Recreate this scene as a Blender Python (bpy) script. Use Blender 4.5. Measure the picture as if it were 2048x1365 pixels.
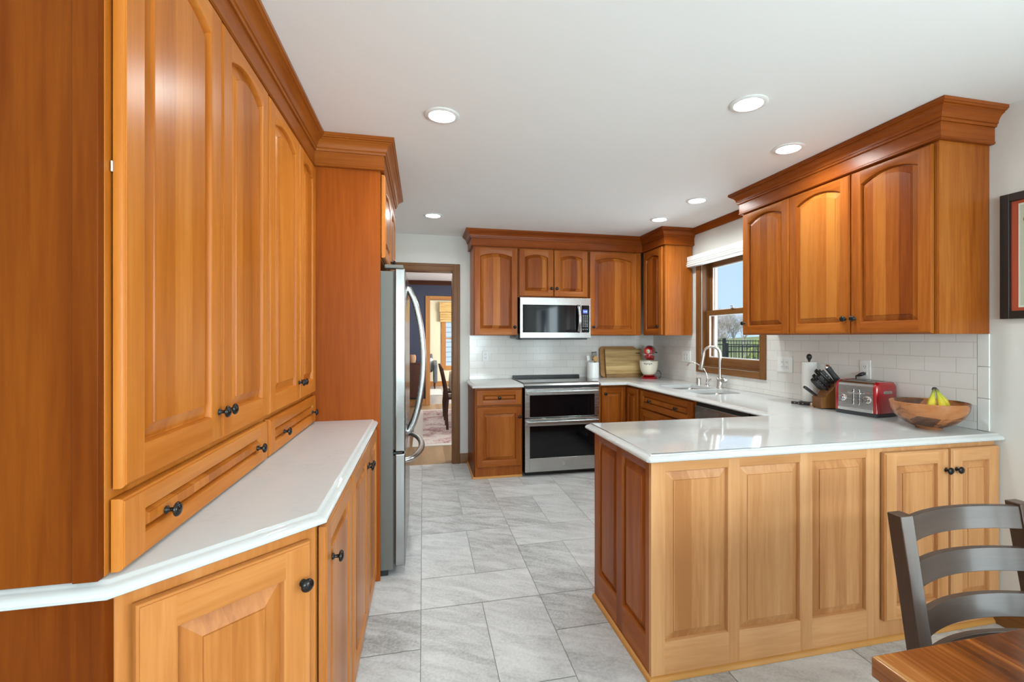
import bpy, bmesh, math, random
from mathutils import Vector, Matrix
from mathutils.geometry import tessellate_polygon
random.seed(7)
PI = math.pi
C = bpy.context.scene.collection
for o in list(bpy.data.objects):
    bpy.data.objects.remove(o, do_unlink=True)
sc = bpy.context.scene

# ---------------------------------------------------------------- camera, sky, sun, daylight, exposure
EYE = 1.3594
cam_d = bpy.data.cameras.new('camera')
cam = bpy.data.objects.new('camera', cam_d)
C.objects.link(cam)
cam.location = (0, 0, EYE)
cam.rotation_euler = (PI / 2, 0, -0.2253)
cam_d.sensor_fit = 'HORIZONTAL'
cam_d.sensor_width = 36.0
cam_d.lens = 944.3 / 2048 * 36
cam_d.shift_x = -38.6 / 2048
cam_d.shift_y = -7.8 / 2048
cam_d.clip_start = 0.02
cam_d.clip_end = 300
sc.camera = cam

sc.view_settings.view_transform = 'Standard'
sc.view_settings.look = 'None'
sc.view_settings.gamma = 1.0
sc.view_settings.use_curve_mapping = False
sc.view_settings.exposure = 0.40

world = bpy.data.worlds.new('sky')
sc.world = world
world.use_nodes = True
wn = world.node_tree
wn.nodes.clear()
w_out = wn.nodes.new('ShaderNodeOutputWorld')
w_bg = wn.nodes.new('ShaderNodeBackground')
w_tc = wn.nodes.new('ShaderNodeTexCoord')
w_sep = wn.nodes.new('ShaderNodeSeparateXYZ')
w_ramp = wn.nodes.new('ShaderNodeValToRGB')
w_ramp.color_ramp.elements[0].position = 0.0
w_ramp.color_ramp.elements[0].color = (0.52, 0.70, 0.95, 1)
w_ramp.color_ramp.elements[1].position = 0.5
w_ramp.color_ramp.elements[1].color = (0.36, 0.57, 0.92, 1)
wn.links.new(w_tc.outputs['Generated'], w_sep.inputs[0])
wn.links.new(w_sep.outputs['Z'], w_ramp.inputs[0])
wn.links.new(w_ramp.outputs[0], w_bg.inputs['Color'])
w_bg.inputs['Strength'].default_value = 1.0
wn.links.new(w_bg.outputs[0], w_out.inputs['Surface'])


def light(name, kind, loc, rot, energy, color=(1, 1, 1), size=None, size_y=None, spread=None, parent=None):
    d = bpy.data.lights.new(name, kind)
    d.energy = energy
    d.color = color
    if kind == 'AREA':
        if size_y:
            d.shape = 'RECTANGLE'
            d.size, d.size_y = size, size_y
        else:
            d.shape = 'DISK'
            d.size = size
        if spread:
            d.spread = spread
    o = bpy.data.objects.new(name, d)
    C.objects.link(o)
    o.location = loc
    o.rotation_euler = rot
    if parent:
        o.parent = parent
    return o


XR_OUT = 2.664 + 0.20
sun = light('sun', 'SUN', (-5, -4, 12), (math.radians(42), 0, math.radians(-62)), 2.6, (1.0, 0.95, 0.87))
sun.data.angle = 0.02
# daylight at the kitchen's own windows, plus fill lights added for the rooms beyond
UP = math.radians(18)   # light from the sky and the ground outside enters slightly upwards
light('patio_daylight', 'AREA', (XR_OUT, -0.85, 1.08), (0, PI / 2 + 0.10, 0), 92, (0.83, 1.0, 1.05), 1.95, 1.9)
light('nook_daylight', 'AREA', (0.55, -3.34, 1.45), (PI / 2 + UP, 0, 0), 138, (0.83, 1.0, 1.05), 2.3, 1.15)
light('sink_window_daylight', 'AREA', (2.664 + 0.55, 3.72, 1.62), (0, PI / 2, 0), 22, (0.90, 0.97, 1.06), 0.98, 0.80)
light('dining_fill', 'AREA', (3.28, 7.4, 1.4), (0, PI / 2, 0), 130, (0.97, 0.98, 1.0), 1.4, 1.9)  # added fill light at an unseen opening in the dining room wall
light('living_fill', 'AREA', (3.28, 11.7, 1.4), (0, PI / 2, 0), 170, (1.0, 0.98, 0.95), 1.5, 1.6)  # fill light added out of view to brighten the living room's back wall

# ---------------------------------------------------------------- measured places (metres)
XR = 2.664      # right wall
YB = 5.13       # back wall of the kitchen
XL = -0.93      # left wall behind the cabinets
HC = 2.446      # ceiling
ZT, ZU = 0.903, 0.873   # worktop top and underside
ZB = 1.378      # underside of the wall cabinets
ZD = 2.271      # top of the wall cabinet doors
ZF = 2.281      # underside of the fascia board


# ---------------------------------------------------------------- materials
def new_mat(name):
    m = bpy.data.materials.new(name)
    m.use_nodes = True
    nt = m.node_tree
    return m, nt, nt.nodes['Principled BSDF']


def node(nt, kind, **kw):
    n = nt.nodes.new(kind)
    for k, v in kw.items():
        setattr(n, k, v)
    return n


def plain(name, col, rough=0.5, metal=0.0, coat=0.0, emit=None, estr=0.0, spec=None, sheen=0.0):
    m, nt, b = new_mat(name)
    b.inputs['Base Color'].default_value = (*col, 1)
    b.inputs['Roughness'].default_value = rough
    b.inputs['Metallic'].default_value = metal
    b.inputs['Coat Weight'].default_value = coat
    b.inputs['Coat Roughness'].default_value = 0.08
    if spec is not None:
        b.inputs['Specular IOR Level'].default_value = spec
    if sheen:
        b.inputs['Sheen Weight'].default_value = sheen
    if emit:
        b.inputs['Emission Color'].default_value = (*emit, 1)
        b.inputs['Emission Strength'].default_value = estr
    return m


def math_node(nt, op, a, b=None, c=None):
    n = node(nt, 'ShaderNodeMath', operation=op)
    for i, v in enumerate((a, b, c)):
        if v is None:
            continue
        if isinstance(v, (int, float)):
            n.inputs[i].default_value = v
        else:
            nt.links.new(v, n.inputs[i])
    return n.outputs[0]


def ramp(nt, fac, stops):
    r = node(nt, 'ShaderNodeValToRGB')
    e = r.color_ramp.elements
    while len(e) < len(stops):
        e.new(0.5)
    for i, (p, c) in enumerate(stops):
        e[i].position = p
        e[i].color = (*c, 1)
    if fac is not None:
        nt.links.new(fac, r.inputs[0])
    return r.outputs[0]


def obj_coords(nt, jitter=True):
    tc = node(nt, 'ShaderNodeTexCoord')
    if not jitter:
        return tc.outputs['Object']
    oi = node(nt, 'ShaderNodeObjectInfo')
    sc_ = node(nt, 'ShaderNodeVectorMath', operation='SCALE')
    sc_.inputs[0].default_value = (7.31, 5.17, 11.73)
    nt.links.new(oi.outputs['Random'], sc_.inputs['Scale'])
    ad = node(nt, 'ShaderNodeVectorMath', operation='ADD')
    nt.links.new(tc.outputs['Object'], ad.inputs[0])
    nt.links.new(sc_.outputs[0], ad.inputs[1])
    return ad.outputs[0]


def vscale(nt, vec, s):
    n = node(nt, 'ShaderNodeVectorMath', operation='MULTIPLY')
    nt.links.new(vec, n.inputs[0])
    n.inputs[1].default_value = s
    return n.outputs[0]


def noise(nt, vec, scale, detail=3, rough=0.5, dist=0.0):
    n = node(nt, 'ShaderNodeTexNoise')
    n.inputs['Scale'].default_value = scale
    n.inputs['Detail'].default_value = detail
    n.inputs['Roughness'].default_value = rough
    n.inputs['Distortion'].default_value = dist
    nt.links.new(vec, n.inputs['Vector'])
    return n.outputs['Fac']


def wood(name, axis, cols, stave=0.0, rough=0.3, coat=0.0, wide=1.0, mix=(0.5, 0.28, 0.3), bump=0.0, coarse=6.0, spec=0.2):
    """axis: 'z' grain runs up, 'h' grain runs level, 'x' / 'y' along that axis"""
    m, nt, b = new_mat(name)
    v = obj_coords(nt)
    along = {'z': (1, 1, 0.055), 'h': (0.055, 0.055, 1), 'x': (0.05, 1, 1), 'y': (1, 0.05, 1)}[axis]
    g = vscale(nt, v, along)
    c1 = noise(nt, g, coarse / wide, 3, 0.55, 0.8)
    c2 = noise(nt, g, 70 / wide, 4, 0.6, 0.3)
    f = math_node(nt, 'MULTIPLY', c1, mix[0])
    f = math_node(nt, 'MULTIPLY_ADD', c2, mix[1], f)
    if stave:
        sep = node(nt, 'ShaderNodeSeparateXYZ')
        nt.links.new(v, sep.inputs[0])
        if axis == 'z':
            s = math_node(nt, 'ADD', sep.outputs['X'], sep.outputs['Y'])
        elif axis == 'y':
            s = sep.outputs['X']
        elif axis == 'x':
            s = sep.outputs['Y']
        else:
            s = sep.outputs['Z']
        s = math_node(nt, 'DIVIDE', s, stave)
        s = math_node(nt, 'FLOOR', s)
        wn_ = node(nt, 'ShaderNodeTexWhiteNoise', noise_dimensions='1D')
        nt.links.new(s, wn_.inputs['W'])
        f = math_node(nt, 'MULTIPLY_ADD', wn_.outputs['Value'], mix[2], f)
    else:
        f = math_node(nt, 'ADD', f, mix[2] * 0.5)
    col = ramp(nt, f, cols)
    nt.links.new(col, b.inputs['Base Color'])
    b.inputs['Roughness'].default_value = rough
    b.inputs['Specular IOR Level'].default_value = spec
    b.inputs['Coat Weight'].default_value = coat
    b.inputs['Coat Roughness'].default_value = 0.12
    if bump:
        bp = node(nt, 'ShaderNodeBump')
        bp.inputs['Strength'].default_value = bump
        bp.inputs['Distance'].default_value = 0.001
        nt.links.new(c2, bp.inputs['Height'])
        nt.links.new(bp.outputs[0], b.inputs['Normal'])
    return m


CHERRY = [(0.34, (0.320, 0.085, 0.007)), (0.46, (0.430, 0.122, 0.012)), (0.56, (0.500, 0.156, 0.020)), (0.70, (0.590, 0.220, 0.042))]
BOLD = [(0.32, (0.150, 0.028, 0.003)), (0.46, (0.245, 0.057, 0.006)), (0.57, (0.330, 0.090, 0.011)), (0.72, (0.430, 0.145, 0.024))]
M = {}
M['cherry'] = wood('cherry_upright', 'z', CHERRY, 0.0, 0.33)
M['cherry_stave'] = wood('cherry_staves', 'z', CHERRY, 0.083, 0.30, mix=(0.48, 0.28, 0.17))
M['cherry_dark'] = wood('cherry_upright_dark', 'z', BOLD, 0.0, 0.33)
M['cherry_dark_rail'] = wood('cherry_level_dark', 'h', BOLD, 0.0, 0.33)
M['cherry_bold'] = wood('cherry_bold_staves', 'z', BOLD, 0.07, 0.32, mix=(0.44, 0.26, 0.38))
M['cherry_rail'] = wood('cherry_level', 'h', CHERRY, 0.0, 0.33)
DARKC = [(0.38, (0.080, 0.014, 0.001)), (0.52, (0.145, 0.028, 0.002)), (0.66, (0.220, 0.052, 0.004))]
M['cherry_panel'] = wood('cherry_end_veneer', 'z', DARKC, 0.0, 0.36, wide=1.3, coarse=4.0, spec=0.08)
REDC = [(0.38, (0.220, 0.044, 0.004)), (0.52, (0.305, 0.067, 0.006)), (0.66, (0.400, 0.102, 0.012))]
M['cherry_red'] = wood('cherry_red_veneer', 'z', REDC, 0.0, 0.36, wide=1.3, coarse=4.0, spec=0.12)
CRN = [(0.36, (0.145, 0.024, 0.002)), (0.50, (0.225, 0.046, 0.004)), (0.64, (0.310, 0.074, 0.008))]
M['crown'] = wood('crown_cherry', 'h', CRN, 0.0, 0.33)
PALE = [(0.34, (0.410, 0.165, 0.055)), (0.48, (0.530, 0.242, 0.092)), (0.58, (0.600, 0.298, 0.125)), (0.72, (0.680, 0.375, 0.175))]  # cherry of the peninsula front, its colour lightened for the light falling there
LBASE = [(0.34, (0.300, 0.092, 0.015)), (0.46, (0.410, 0.138, 0.028)), (0.56, (0.490, 0.180, 0.044)), (0.70, (0.580, 0.250, 0.080))]
M['warm'] = wood('amber_cherry_upright', 'z', LBASE, 0.0, 0.32)
M['warm_rail'] = wood('amber_cherry_level', 'h', LBASE, 0.0, 0.32)
M['warm_stave'] = wood('amber_cherry_staves', 'z', LBASE, 0.083, 0.30, mix=(0.50, 0.30, 0.14))
M['pale'] = wood('lit_cherry_upright', 'z', PALE, 0.0, 0.28)
M['pale_stave'] = wood('lit_cherry_staves', 'z', PALE, 0.075, 0.30, mix=(0.50, 0.30, 0.12))
M['pale_rail'] = wood('lit_cherry_level', 'h', PALE, 0.0, 0.28)
M['shoe'] = wood('honey_shoe_wood', 'h', [(0.3, (0.42, 0.17, 0.035)), (0.7, (0.62, 0.30, 0.085))], 0, 0.35)
OAK = [(0.3, (0.085, 0.032, 0.010)), (0.5, (0.175, 0.070, 0.021)), (0.75, (0.290, 0.130, 0.044))]
M['oak_z'] = wood('oak_casing_upright', 'z', OAK, 0, 0.35, wide=0.7)
M['oak_h'] = wood('oak_casing_level', 'h', OAK, 0, 0.35, wide=0.7)
OAK2 = [(0.3, (0.28, 0.110, 0.030)), (0.5, (0.42, 0.180, 0.055)), (0.75, (0.55, 0.27, 0.10))]
M['oakl_z'] = wood('light_oak_upright', 'z', OAK2, 0, 0.35, wide=0.7)
M['oakl_h'] = wood('light_oak_level', 'h', OAK2, 0, 0.35, wide=0.7)
M['walnut_z'] = wood('walnut_upright', 'z', [(0.3, (0.035, 0.013, 0.008)), (0.7, (0.095, 0.034, 0.020))], 0, 0.35)
M['walnut_h'] = wood('walnut_level', 'h', [(0.3, (0.035, 0.013, 0.008)), (0.7, (0.095, 0.034, 0.020))], 0, 0.35)
M['chair_z'] = wood('espresso_upright', 'z', [(0.3, (0.030, 0.016, 0.010)), (0.7, (0.085, 0.045, 0.028))], 0, 0.30, coat=0.22)
M['chair_h'] = wood('espresso_level', 'h', [(0.3, (0.030, 0.018, 0.013)), (0.7, (0.085, 0.052, 0.038))], 0, 0.28, coat=0.22)
M['table'] = wood('sheesham_planks', 'y', [(0.48, (0.022, 0.007, 0.004)), (0.62, (0.070, 0.019, 0.006)), (0.735, (0.185, 0.050, 0.011)), (0.83, (0.32, 0.110, 0.026)), (0.92, (0.60, 0.38, 0.16))],
                 0.085, 0.16, coat=0.6, wide=0.8, mix=(0.55, 0.22, 0.46), coarse=9)
M['table_h'] = wood('sheesham_edge', 'y', [(0.3, (0.07, 0.026, 0.010)), (0.7, (0.22, 0.085, 0.026))], 0, 0.3)
M['block'] = wood('knife_block_wood', 'z', [(0.3, (0.13, 0.050, 0.014)), (0.7, (0.26, 0.115, 0.034))], 0, 0.35)
M['board'] = wood('acacia_board', 'x', [(0.2, (0.16, 0.080, 0.026)), (0.45, (0.40, 0.25, 0.10)), (0.6, (0.55, 0.38, 0.17)), (0.85, (0.72, 0.54, 0.28))], 0.0, 0.5, mix=(0.5, 0.25, 0.3), coarse=9)
M['tray'] = wood('tray_wood', 'x', [(0.3, (0.25, 0.12, 0.04)), (0.7, (0.46, 0.25, 0.09))], 0, 0.45)
M['floorwood'] = wood('oak_floor_planks', 'y', [(0.3, (0.23, 0.135, 0.065)), (0.6, (0.36, 0.23, 0.12)), (0.85, (0.48, 0.33, 0.19))], 0.085, 0.35, mix=(0.4, 0.25, 0.4))
M['floorgrey'] = wood('grey_floor_planks', 'y', [(0.3, (0.30, 0.27, 0.25)), (0.8, (0.52, 0.49, 0.47))], 0.13, 0.3, mix=(0.4, 0.25, 0.3))
M['spoon'] = plain('spoon_wood', (0.45, 0.26, 0.10), 0.55)


def acacia_staves():
    m, nt, b = new_mat('acacia_stripes')
    v = obj_coords(nt, False)
    g = vscale(nt, v, (0.07, 1, 1))
    c1 = noise(nt, g, 26, 3, 0.6, 1.2)
    c2 = noise(nt, vscale(nt, v, (0.05, 1, 1)), 130, 3, 0.6, 0.2)
    sep = node(nt, 'ShaderNodeSeparateXYZ')
    nt.links.new(v, sep.inputs[0])
    s = math_node(nt, 'FLOOR', math_node(nt, 'DIVIDE', sep.outputs['Z'], 0.043))
    w_ = node(nt, 'ShaderNodeTexWhiteNoise', noise_dimensions='1D')
    nt.links.new(math_node(nt, 'ADD', s, 4.0), w_.inputs['W'])
    f = math_node(nt, 'MULTIPLY', c1, 0.5)
    f = math_node(nt, 'MULTIPLY_ADD', c2, 0.22, f)
    f = math_node(nt, 'MULTIPLY_ADD', w_.outputs['Value'], 0.30, f)
    col = ramp(nt, f, [(0.25, (0.15, 0.075, 0.022)), (0.45, (0.36, 0.215, 0.075)), (0.6, (0.52, 0.36, 0.15)), (0.8, (0.68, 0.51, 0.25))])
    nt.links.new(col, b.inputs['Base Color'])
    b.inputs['Roughness'].default_value = 0.5
    return m


M['board'] = acacia_staves()


def wall_paint(name, col, rough=0.7):
    m, nt, b = new_mat(name)
    v = obj_coords(nt, False)
    n = noise(nt, v, 260, 2)
    bp = node(nt, 'ShaderNodeBump')
    bp.inputs['Strength'].default_value = 0.06
    bp.inputs['Distance'].default_value = 0.002
    nt.links.new(n, bp.inputs['Height'])
    nt.links.new(bp.outputs[0], b.inputs['Normal'])
    b.inputs['Base Color'].default_value = (*col, 1)
    b.inputs['Roughness'].default_value = rough
    return m


M['wall'] = wall_paint('grey_wall_paint', (0.66, 0.64, 0.595))
M['ceiling'] = wall_paint('ceiling_paint', (0.87, 0.87, 0.86))
M['blue'] = wall_paint('navy_wall_paint', (0.040, 0.045, 0.078))
M['cream'] = wall_paint('cream_wall_paint', (0.78, 0.70, 0.50))
M['white'] = plain('white_paint', (0.80, 0.80, 0.78), 0.4)
M['plastic'] = plain('white_plastic', (0.82, 0.82, 0.80), 0.3)
M['slot'] = plain('dark_slot', (0.03, 0.03, 0.03), 0.6)
M['black'] = plain('black_plastic', (0.015, 0.015, 0.016), 0.35)
M['rubber'] = plain('dark_grey_plastic', (0.045, 0.047, 0.05), 0.5)
M['glassblack'] = plain('black_glass', (0.004, 0.004, 0.005), 0.05, spec=0.35)
M['knob'] = plain('gunmetal', (0.030, 0.027, 0.025), 0.2, 0.75)
M['chrome'] = plain('polished_chrome', (0.80, 0.80, 0.80), 0.1, 1.0)
M['nickel'] = plain('brushed_nickel', (0.62, 0.60, 0.56), 0.3, 1.0)
M['red'] = plain('red_enamel', (0.36, 0.006, 0.012), 0.16, 0.15, coat=0.9)
M['crock'] = plain('glazed_white', (0.84, 0.84, 0.82), 0.15)
M['cream_bowl'] = plain('mixing_bowl_cream', (0.74, 0.68, 0.55), 0.2)
M['paper'] = plain('paper_towel', (0.84, 0.83, 0.80), 0.8)
M['lens'] = plain('lamp_lens', (0.9, 0.9, 0.9), 0.4, emit=(1.0, 0.99, 0.97), estr=45.0)
M['display'] = plain('lit_display', (0.01, 0.01, 0.03), 0.3, emit=(0.10, 0.16, 0.75), estr=0.8)
M['digits'] = plain('display_digits', (0.5, 0.6, 0.9), 0.4, emit=(0.55, 0.75, 1.0), estr=1.2)
M['key'] = plain('keypad_print', (0.50, 0.50, 0.50), 0.5)
M['greyprint'] = plain('grey_print', (0.16, 0.16, 0.16), 0.4)
M['tankgrey'] = plain('grey_case_paint', (0.135, 0.132, 0.118), 0.5, 0.1)
M['tool'] = plain('grey_nylon', (0.09, 0.085, 0.07), 0.5)
M['mat_red'] = plain('red_mat_board', (0.50, 0.072, 0.028), 0.8)
M['mat_cream'] = plain('cream_mat_board', (0.80, 0.76, 0.66), 0.8)
M['print'] = plain('poster_paper', (0.56, 0.56, 0.44), 0.7)
M['print_red'] = plain('poster_red', (0.50, 0.09, 0.04), 0.7)
M['print_grey'] = plain('poster_grey', (0.22, 0.22, 0.18), 0.7)
M['frame_black'] = plain('black_frame', (0.012, 0.012, 0.012), 0.35)
M['iron'] = plain('black_iron', (0.012, 0.012, 0.014), 0.5)
M['fabric_grey'] = plain('grey_leather', (0.13, 0.145, 0.16), 0.5)
M['cushion'] = plain('pale_blue_fabric', (0.42, 0.52, 0.56), 0.9, sheen=0.2)
M['cloth'] = plain('beige_linen', (0.60, 0.48, 0.35), 0.9)
M['basket'] = plain('woven_basket', (0.40, 0.22, 0.12), 0.9)
M['cooktop_mark'] = plain('grey_burner_print', (0.10, 0.10, 0.105), 0.12)


def steel(name, axis='z', col=(0.50, 0.50, 0.49), rough=0.24):
    m, nt, b = new_mat(name)
    v = obj_coords(nt)
    g = vscale(nt, v, {'z': (1, 1, 0.01), 'h': (0.01, 0.01, 1)}[axis])
    n = noise(nt, g, 420, 2)
    r = node(nt, 'ShaderNodeMapRange')
    r.inputs['To Min'].default_value = rough - 0.06
    r.inputs['To Max'].default_value = rough + 0.08
    nt.links.new(n, r.inputs['Value'])
    nt.links.new(r.outputs[0], b.inputs['Roughness'])
    b.inputs['Base Color'].default_value = (*col, 1)
    b.inputs['Metallic'].default_value = 1.0
    return m


M['steel'] = steel('stainless_level', 'h')
M['steel_z'] = steel('stainless_upright', 'z', (0.42, 0.42, 0.41))
M['steel_door'] = steel('stainless_fridge_front', 'z', (0.30, 0.295, 0.285), 0.17)
M['steel_sink'] = steel('stainless_sink', 'h', (0.55, 0.55, 0.54), 0.2)


def quartz():
    m, nt, b = new_mat('white_quartz')
    v = obj_coords(nt, False)
    n1 = noise(nt, vscale(nt, v, (1, 1.6, 1)), 5.5, 7, 0.62, 1.2)
    d = math_node(nt, 'ABSOLUTE', math_node(nt, 'SUBTRACT', n1, 0.5))
    n2 = noise(nt, v, 3.0, 2)
    f = math_node(nt, 'DIVIDE', d, 0.02)
    f = math_node(nt, 'MINIMUM', f, 1.0)
    msk = math_node(nt, 'MULTIPLY', math_node(nt, 'SUBTRACT', 1.0, f), math_node(nt, 'GREATER_THAN', n2, 0.53))
    mx = node(nt, 'ShaderNodeMix', data_type='RGBA')
    nt.links.new(math_node(nt, 'MULTIPLY', msk, 0.35), mx.inputs['Factor'])
    mx.inputs['A'].default_value = (0.56, 0.56, 0.545, 1)
    mx.inputs['B'].default_value = (0.46, 0.455, 0.445, 1)
    nt.links.new(mx.outputs['Result'], b.inputs['Base Color'])
    b.inputs['Roughness'].default_value = 0.07
    b.inputs['Specular IOR Level'].default_value = 0.55
    return m


M['quartz'] = quartz()


def subway():
    m, nt, b = new_mat('subway_tile')
    v = obj_coords(nt, False)
    sep = node(nt, 'ShaderNodeSeparateXYZ')
    nt.links.new(v, sep.inputs[0])
    cb = node(nt, 'ShaderNodeCombineXYZ')
    nt.links.new(math_node(nt, 'ADD', sep.outputs['X'], sep.outputs['Y']), cb.inputs['X'])
    nt.links.new(sep.outputs['Z'], cb.inputs['Y'])
    br = node(nt, 'ShaderNodeTexBrick')
    br.offset = 0.5
    nt.links.new(cb.outputs[0], br.inputs['Vector'])
    br.inputs['Color1'].default_value = (0.76, 0.735, 0.69, 1)
    br.inputs['Color2'].default_value = (0.79, 0.77, 0.73, 1)
    br.inputs['Mortar'].default_value = (0.58, 0.555, 0.51, 1)
    br.inputs['Scale'].default_value = 1.0
    br.inputs['Mortar Size'].default_value = 0.0013
    br.inputs['Mortar Smooth'].default_value = 0.3
    br.inputs['Brick Width'].default_value = 0.156
    br.inputs['Row Height'].default_value = 0.0785
    nt.links.new(br.outputs['Color'], b.inputs['Base Color'])
    bp = node(nt, 'ShaderNodeBump', invert=True)
    bp.inputs['Strength'].default_value = 0.5
    bp.inputs['Distance'].default_value = 0.0015
    nt.links.new(br.outputs['Fac'], bp.inputs['Height'])
    n = noise(nt, v, 9, 1)
    bp2 = node(nt, 'ShaderNodeBump')
    bp2.inputs['Strength'].default_value = 0.12
    bp2.inputs['Distance'].default_value = 0.004
    nt.links.new(n, bp2.inputs['Height'])
    nt.links.new(bp.outputs[0], bp2.inputs['Normal'])
    nt.links.new(bp2.outputs[0], b.inputs['Normal'])
    b.inputs['Roughness'].default_value = 0.14
    return m


M['subway'] = subway()
M['tile_trim'] = plain('tile_bullnose', (0.78, 0.765, 0.73), 0.16)


def floor_tile():
    m, nt, b = new_mat('grey_stone_tile')
    v = obj_coords(nt, False)
    at = node(nt, 'ShaderNodeAttribute', attribute_name='tile')
    sc_ = node(nt, 'ShaderNodeVectorMath', operation='SCALE')
    sc_.inputs[0].default_value = (31.0, 17.0, 9.0)
    nt.links.new(at.outputs['Fac'], sc_.inputs['Scale'])
    ad = node(nt, 'ShaderNodeVectorMath', operation='ADD')
    nt.links.new(v, ad.inputs[0])
    nt.links.new(sc_.outputs[0], ad.inputs[1])
    rot = node(nt, 'ShaderNodeVectorRotate', rotation_type='Z_AXIS')
    nt.links.new(ad.outputs[0], rot.inputs['Vector'])
    rot.inputs['Angle'].default_value = 0.55
    g = vscale(nt, rot.outputs[0], (0.28, 1, 1))
    n1 = noise(nt, g, 14, 6, 0.62, 0.7)
    n2 = noise(nt, ad.outputs[0], 85, 5, 0.7)
    n3 = noise(nt, g, 4, 2)
    f = math_node(nt, 'MULTIPLY', n1, 0.45)
    f = math_node(nt, 'MULTIPLY_ADD', n2, 0.35, f)
    f = math_node(nt, 'MULTIPLY_ADD', n3, 0.12, f)
    f = math_node(nt, 'MULTIPLY_ADD', at.outputs['Fac'], 0.09, f)
    col = ramp(nt, f, [(0.37, (0.31, 0.30, 0.285)), (0.48, (0.50, 0.495, 0.485)), (0.57, (0.62, 0.615, 0.605)), (0.69, (0.73, 0.725, 0.71))])
    nt.links.new(col, b.inputs['Base Color'])
    b.inputs['Roughness'].default_value = 0.36
    bp = node(nt, 'ShaderNodeBump')
    bp.inputs['Strength'].default_value = 0.25
    bp.inputs['Distance'].default_value = 0.003
    nt.links.new(f, bp.inputs['Height'])
    nt.links.new(bp.outputs[0], b.inputs['Normal'])
    return m


M['tile'] = floor_tile()
M['grout'] = plain('floor_grout', (0.34, 0.33, 0.30), 0.9)


def glass(name, tint=(0.96, 0.98, 0.98)):
    m = bpy.data.materials.new(name)
    m.use_nodes = True
    nt = m.node_tree
    nt.nodes.clear()
    out = node(nt, 'ShaderNodeOutputMaterial')
    tr = node(nt, 'ShaderNodeBsdfTransparent')
    tr.inputs[0].default_value = (*tint, 1)
    gl = node(nt, 'ShaderNodeBsdfGlossy')
    gl.inputs['Roughness'].default_value = 0.02
    fr = node(nt, 'ShaderNodeFresnel')
    fr.inputs['IOR'].default_value = 1.45
    ge = node(nt, 'ShaderNodeNewGeometry')
    mx = node(nt, 'ShaderNodeMixShader')
    nt.links.new(math_node(nt, 'MULTIPLY', fr.outputs[0], math_node(nt, 'SUBTRACT', 1.0, ge.outputs['Backfacing'])), mx.inputs[0])
    nt.links.new(tr.outputs[0], mx.inputs[1])
    nt.links.new(gl.outputs[0], mx.inputs[2])
    nt.links.new(mx.outputs[0], out.inputs[0])
    return m


M['glass'] = glass('window_glass')


def bowl_wood():
    m, nt, b = new_mat('turned_acacia')
    v = obj_coords(nt, False)
    n1 = noise(nt, vscale(nt, v, (1, 1, 1.9)), 13, 3, 0.5, 1.6)
    vo = node(nt, 'ShaderNodeTexVoronoi')
    vo.inputs['Scale'].default_value = 9.0
    nt.links.new(vscale(nt, v, (0.7, 0.7, 1.6)), vo.inputs['Vector'])
    sp = node(nt, 'ShaderNodeSeparateColor')
    nt.links.new(vo.outputs['Color'], sp.inputs[0])
    n2 = noise(nt, vscale(nt, v, (1, 1, 3)), 60, 4, 0.6, 1.0)
    f = math_node(nt, 'MULTIPLY', n1, 0.45)
    f = math_node(nt, 'MULTIPLY_ADD', sp.outputs[0], 0.42, f)
    f = math_node(nt, 'MULTIPLY_ADD', n2, 0.18, f)
    col = ramp(nt, f, [(0.30, (0.085, 0.034, 0.018)), (0.42, (0.16, 0.060, 0.026)), (0.50, (0.38, 0.135, 0.042)), (0.8, (0.50, 0.200, 0.070))])
    nt.links.new(col, b.inputs['Base Color'])
    b.inputs['Roughness'].default_value = 0.25
    return m


M['bowl'] = bowl_wood()


def banana_mat():
    m, nt, b = new_mat('banana_skin')
    v = obj_coords(nt, False)
    sep = node(nt, 'ShaderNodeSeparateXYZ')
    nt.links.new(v, sep.inputs[0])
    n = noise(nt, v, 40, 3)
    f = math_node(nt, 'MULTIPLY_ADD', n, 0.02, sep.outputs['Z'])
    r = ramp(nt, None, [(0.0, (0.72, 0.56, 0.03)), (0.42, (0.70, 0.56, 0.035)), (0.78, (0.42, 0.45, 0.03)), (0.93, (0.10, 0.08, 0.03))])
    rn = r.node
    mr = node(nt, 'ShaderNodeMapRange')
    mr.inputs['From Min'].default_value = 0.06
    mr.inputs['From Max'].default_value = 0.185
    nt.links.new(f, mr.inputs['Value'])
    nt.links.new(mr.outputs[0], rn.inputs[0])
    nt.links.new(r, b.inputs['Base Color'])
    b.inputs['Roughness'].default_value = 0.5
    return m


M['banana'] = banana_mat()


def rug_mat():
    m, nt, b = new_mat('faded_rug')
    v = obj_coords(nt, False)
    n1 = noise(nt, v, 2.2, 3, 0.6, 1.0)
    n2 = noise(nt, vscale(nt, v, (1, 0.5, 1)), 28, 4, 0.75, 0.6)
    f = math_node(nt, 'MULTIPLY', n1, 0.6)
    f = math_node(nt, 'MULTIPLY_ADD', n2, 0.55, f)
    col = ramp(nt, f, [(0.36, (0.10, 0.10, 0.16)), (0.47, (0.30, 0.13, 0.14)), (0.56, (0.52, 0.36, 0.33)), (0.66, (0.66, 0.58, 0.52))])
    nt.links.new(col, b.inputs['Base Color'])
    b.inputs['Roughness'].default_value = 0.95
    return m


M['rug'] = rug_mat()
M['rug_border'] = plain('rug_border', (0.60, 0.55, 0.49), 0.95)
M['rug_white'] = plain('ivory_rug', (0.66, 0.64, 0.60), 0.95)


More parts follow.
